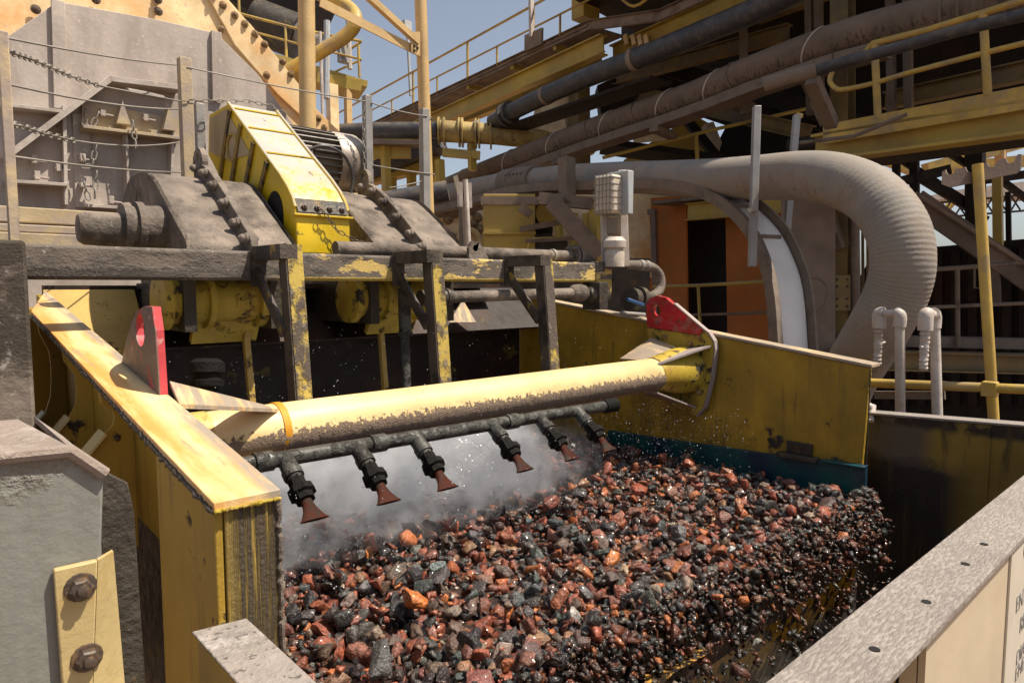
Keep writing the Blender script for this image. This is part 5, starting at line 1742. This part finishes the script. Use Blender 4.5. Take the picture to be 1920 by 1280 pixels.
t.add('shell', MB().prism(PP([(1170, 300), (1300, 215), (1345, 240), (1352, 300), (1350, 345), (1170, 345)], D=Du + 1), FW * .4), M_gird)
t.add('skirt', MB().prism(PP([(1322, 232), (1338, 228), (1366, 298), (1348, 300)], D=Du + .6), FW * .3), M_board2)
t.add('wheel_rim', MB().beam(P(1290, 228, D=Du), P(1348, 300, D=Du), .2, .16), M_blk)
t.add('platform', MB().beam(P(1130, 275, D=Du - 1.5), P(1350, 305, D=Du - 1.5), .9, .1), M_blk)
t.add('platform_rail', MB().tube([P(1130, 296, D=Du - 2), P(1330, 245, D=Du - 2), P(1530, 200, D=Du - 2)], .03, 8), M_gird)
t.add('rail_post', MB().cyl(P(1305, 252, D=Du - 2), P(1308, 305, D=Du - 2), .035, 8), M_gird)
for pl in ([(1010, 205), (1050, 190), (1065, 250), (1010, 255)], [(1185, 256), (1230, 240), (1250, 262), (1190, 268)], [(1130, 308), (1240, 312), (1290, 322), (1130, 318)], [(1180, 352), (1300, 345), (1300, 382), (1180, 384)]):
    t.add('lit_patch_panel', MB().prism(PP(pl, D=Du - .2), FW * .05), M_cream)  # pale panels painted as patches of sunlight

# ================================================================== BIG HOSE BEND AND CRADLE
bh = Thing('big_hose', 'big grey ribbed hose arching over and bending down at the right', 'hose')
hpts = [P(800, 372, D=12.4), P(870, 358, D=11.3), P(950, 345, D=10.2), P(1050, 335, D=9.2), P(1150, 332, D=8.3), P(1250, 334, D=7.2), P(1340, 335, D=6.4), P(1420, 333, D=5.75), P(1500, 330, D=5.2), P(1570, 338, D=4.8), P(1635, 368, D=4.5), P(1680, 425, D=4.3), P(1692, 490, D=4.25), P(1680, 550, D=4.3), P(1648, 612, D=4.4), P(1612, 670, D=4.6), P(1585, 720, D=4.75), P(1560, 790, D=4.9)]
hc = catmull(hpts, 14)
n_ = len(hc)


def hr(u):
    i = u * (n_ - 1)
    base = .185
    if u < .36:
        base = .165 + .02 * u / .36
    rib = .004 * math.sin(i * 2.1) * max(0, min(1, (u - .55) / .1)) if u < .9 else 0
    return base + rib


fine = catmull(hc, 7)
n_ = len(fine)


def hr2(u):
    base = .165 + .02 * min(1, u / .36)
    k = max(0, min(1, (u - .50) / .08)) * max(0, min(1, (.86 - u) / .08))
    return base + .0008 * k * math.sin(u * 900)


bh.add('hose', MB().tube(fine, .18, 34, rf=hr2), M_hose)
i = 14 * 2
bh.add('coupling', MB().tube([hc[i], hc[i + 4], hc[i + 8]], .215, 20), M_traydk)
bh.add('coupling', MB().tube([hc[2], hc[8]], .2, 20), M_traydk)
for k in range(5):
    bh.inst('bolt', B_DARK, hc[i + 2 + k] + V(-.19, -.05, .08), orient((-1, -.3, .4), sc=.022))
bh.add('flange', MB().cyl(P(858, 362, D=11.2), P(866, 360, D=11.2), .28, 20), M_cream)

cr = Thing('hose_cradle', 'curved pale steel cradle with white sunlit channel under the big hose', 'hose cradle')
# centre line of the cradle: outer flange and inner flange with a web, curved down
cin = [P(770, 405, D=11.6), P(880, 382, D=10.3), P(985, 356, D=9.2), P(1150, 348, D=7.9), P(1250, 346, D=7.1), P(1310, 353, D=6.6), P(1374, 380, D=6.1), P(1428, 432, D=5.7), P(1461, 500, D=5.45), P(1474, 562, D=5.3), P(1480, 640, D=5.2), P(1486, 720, D=5.15), P(1488, 800, D=5.1)]
cc_ = catmull(cin, 8)
wdv = V(.30, -.10, 0)


def sweep(curve, half, ht, off):
    b = MB()
    rings = []
    m = len(curve)
    for i in range(m):
        t0 = (curve[min(i + 1, m - 1)] - curve[max(i - 1, 0)]).normalized()
        s = half.normalized()
        s = (s - t0 * s.dot(t0)).normalized()
        n = s.cross(t0)
        if n.z < 0 or (abs(n.z) < .2 and n.dot(V(1, 0, 0)) < 0):
            n = n
        c = curve[i] + s * off
        hw = half.length
        rings.append([c - s * hw - n * ht / 2, c + s * hw - n * ht / 2, c + s * hw + n * ht / 2, c - s * hw + n * ht / 2])
    o = 0
    for r_ in rings:
        b.v += r_
    for i in range(m - 1):
        for k in range(4):
            l = (k + 1) % 4
            b.f.append((i * 4 + k, i * 4 + l, i * 4 + 4 + l, i * 4 + 4 + k))
    b.f += [(3, 2, 1, 0), tuple((m - 1) * 4 + k for k in range(4))]
    return b


cr.add('web_plate', sweep(cc_, V(.125, -.05, 0), .02, .03), M_tray, label='white sunlit channel web')
cr.add('rim', sweep(cc_, V(.022, -.009, 0), .10, -.125), M_traydk)
cr.add('rim', sweep(cc_, V(.010, -.004, 0), .17, .185), M_traydk)
for i in (50, 58):
    cr.add('cross_tie', MB().beam(cc_[i] + V(-.09, .03, .02), cc_[i] + V(.12, -.05, .02), .03, .03), M_traydk)
t = Thing('square_post', 'galvanised square post standing before the cradle, taller of the pair', 'post', 'square posts by the cradle')
t.add('post', MB().beam(P(1419, 200, D=5.3), P(1410, 500, D=5.3), .055, .055, up=FW), M_galv, bev=.004)
t.add('clip', MB().beam(P(1400, 395, D=5.25), P(1418, 392, D=5.25), .03, .03), M_galv)
t = Thing('square_post', 'galvanised square post right of the taller one, behind the hose', 'post', 'square posts by the cradle')
t.add('post', MB().beam(P(1494, 216, D=6.0), P(1472, 470, D=6.0), .055, .055, up=FW), M_galv, bev=.004)
t.add('cap', MB().beam(P(1499, 214, D=6.02), P(1497, 222, D=6.02), .05, .05, up=FW), M_rail)

# ================================================================== FLOODLIGHT AND SMALL POSTS
fl = Thing('floodlight', 'caged floodlight facing left on a pale pole beside the orange container', 'floodlight')
Df = 4.3
f3 = V(-RT.x * .75 - FW.x * .65, -RT.y * .75 - FW.y * .65, 0).normalized()
c0 = P(1142, 372, D=Df)
sd = f3.cross(ZAX).normalized()
k_ = P(1160, 365, D=Df)
hs = fl.add('housing', MB().box(P(1163, 363, D=Df), f3 * .028, sd * .085, ZAX * .135), M_lamp, bev=.008)
gc = P(1143, 366, D=Df)
fl.add('grille', MB().box(gc + f3 * .01, f3 * .055, sd * .078, ZAX * .12), M_lens, bev=.02)
for k in range(6):
    z = -.10 + k * .04
    fl.add('grille_wire', MB().box(gc + ZAX * z + f3 * .01, f3 * .058, sd * .081, ZAX * .0025), M_galv)
for k in range(5):
    s = -.06 + k * .03
    fl.add('grille_wire', MB().box(gc + sd * s + f3 * .01, f3 * .058, sd * .0025, ZAX * .122), M_galv)
fl.add('pole', MB().beam(P(1166, 320, D=Df + .06), P(1172, 500, D=Df + .06), .05, .05, up=FW), M_pvc, bev=.004)
fl.add('pole', MB().beam(P(1134, 400, D=Df + .12), P(1136, 500, D=Df + .12), .05, .05, up=FW), M_pvc)
fl.add('ballast', MB().lathe(P(1152, 500, D=Df), ZAX, [(0, .062), (.09, .062), (.11, .05), (.12, .07), (.16, .072), (.185, .05)], 18), M_pvc)
fl.add('bracket', MB().box(P(1148, 424, D=Df), RT * .03, FW * .02, ZAX * .05), M_traydk)
t = Thing('marker_posts', 'three thin pale steel uprights clustered before the cream drum', 'posts')
t.name = 'marker_post'
t.cat = 'post'
t.add('upright', MB().cyl(P(873, 337, D=6.2), P(880, 480, D=6.2), .022, 10), M_pvc)
t.add('plate', MB().beam(P(862, 342, D=6.25), P(863, 388, D=6.25), .05, .02, up=FW).beam(P(881, 343, D=6.25), P(882, 390, D=6.25), .03, .02, up=FW), M_pvc)
t.add('stem', MB().beam(P(866, 388, D=6.25), P(868, 480, D=6.25), .06, .03, up=FW), M_greywall)

# ================================================================== PVC GOOSENECKS, YELLOW RAIL, SAMPLE POLE
gn = []
for (px, py, bx_, by_, side, lab) in ((1687, 592, 1688, 790, -38, 'white pvc gooseneck pipe with drip hose, left of the pair'), (1752, 594, 1758, 792, -16, 'white pvc gooseneck pipe with stubby flow hose, right of the pair')):
    t = Thing('gooseneck_pipe', lab, 'pipe', 'white gooseneck pipes')
    X_ = 4.15
    a = P(px, py, X=X_)
    b = P(bx_, by_, X=X_)
    r_ = .026
    t.add('riser', MB().cyl(V(b.x, b.y, b.z), V(a.x, a.y, a.z), r_, 14), M_pvc)
    e = P(px + side, py, X=X_ - (.0 if side < -20 else .12))
    t.add('elbow', MB().tube(catmull([a + V(0, 0, -.06), a, a + (e - a) * .25 + V(0, 0, .02)], 5), r_ * 1.35, 14), M_pvc)
    t.add('crosspipe', MB().cyl(a + V(0, 0, .012), e + V(0, 0, .012), r_ * .9, 14), M_pvc)
    t.add('elbow', MB().tube(catmull([e + (a - e) * .2 + V(0, 0, .012), e + V(0, 0, .008), e + V(0, 0, -.07)], 5), r_ * 1.4, 14), M_pvc)
    ln_ = .22
    t.add('drip_hose', MB().tube([e + V(.004 * math.sin(k * 1.7), 0, -.06 - ln_ * k / 24) for k in range(25)], r_, 10, rf=lambda u: .024 + .003 * math.sin(u * 60) - .004 * u), M_pvc)
    t.add('tap', MB().cyl(e + V(.03, 0, -.16), e + V(.10 if side < -20 else -.06, 0, -.155), .006, 8), M_pvc)
t = Thing('guard_rail', 'yellow tube guard rail behind the trough with a square clamp', 'handrail')
t.add('tube', MB().cyl(P(1600, 716, X=4.3), P(2000, 733, X=4.3), .026, 14), M_rail)
t.add('clamp', MB().box(P(1856, 729, X=4.3), V(.03, 0, 0), V(0, .035, 0), V(0, 0, .04)), M_rail, bev=.006)
t.add('lower_plate', MB().beam(P(1640, 740, X=4.32), P(1772, 741, X=4.32), .02, .045), M_traydk)
t = Thing('sample_pole', 'tall yellow pole holding a notched grey rack plate at its top', 'pole')
pt, pb2 = P(1833, 308, X=4.4), P(1864, 800, X=4.4)
t.add('pole', MB().tube([pt, pt.lerp(pb2, .3), pb2], .027, 16), M_rail)


def notch(c, r, n=8):
    return [c + RT * (r * math.cos(math.pi - math.pi * k / n)) * 1 - ZAX * (r * math.sin(math.pi * k / n)) for k in range(n + 1)]


rk0 = P(1833, 330, X=4.43)
dpx = rk0.dot(FW) / F


def rk(x, y):
    return rk0 + RT * ((x - 1833) * dpx) + ZAX * ((330 - y) * dpx)


outl = [rk(1766, 322), rk(1771, 320)] + [rk(1781 + 9 * math.cos(math.pi - math.pi * k / 6), 318 + 10 * math.sin(math.pi * k / 6)) for k in range(7)] + [rk(1806, 315)] + [rk(1818 + 9 * math.cos(math.pi - math.pi * k / 6), 313 + 10 * math.sin(math.pi * k / 6)) for k in range(7)] + [rk(1845, 306)] + [rk(1858 + 9 * math.cos(math.pi - math.pi * k / 6), 304 + 10 * math.sin(math.pi * k / 6)) for k in range(7)] + [rk(1875, 298), rk(1882, 298)] + [rk(1893 + 9 * math.cos(math.pi - math.pi * k / 6), 297 + 10 * math.sin(math.pi * k / 6)) for k in range(7)] + [rk(1906, 290), rk(1913, 290), rk(1912, 318), rk(1905, 325), rk(1782, 351), rk(1766, 345)]
t.add('rack_plate', MB().prism(outl, V(.02, .0, 0)), M_greywall)  # grey-brown colour carries the plate's shade

for th in THINGS:
    th.finish()
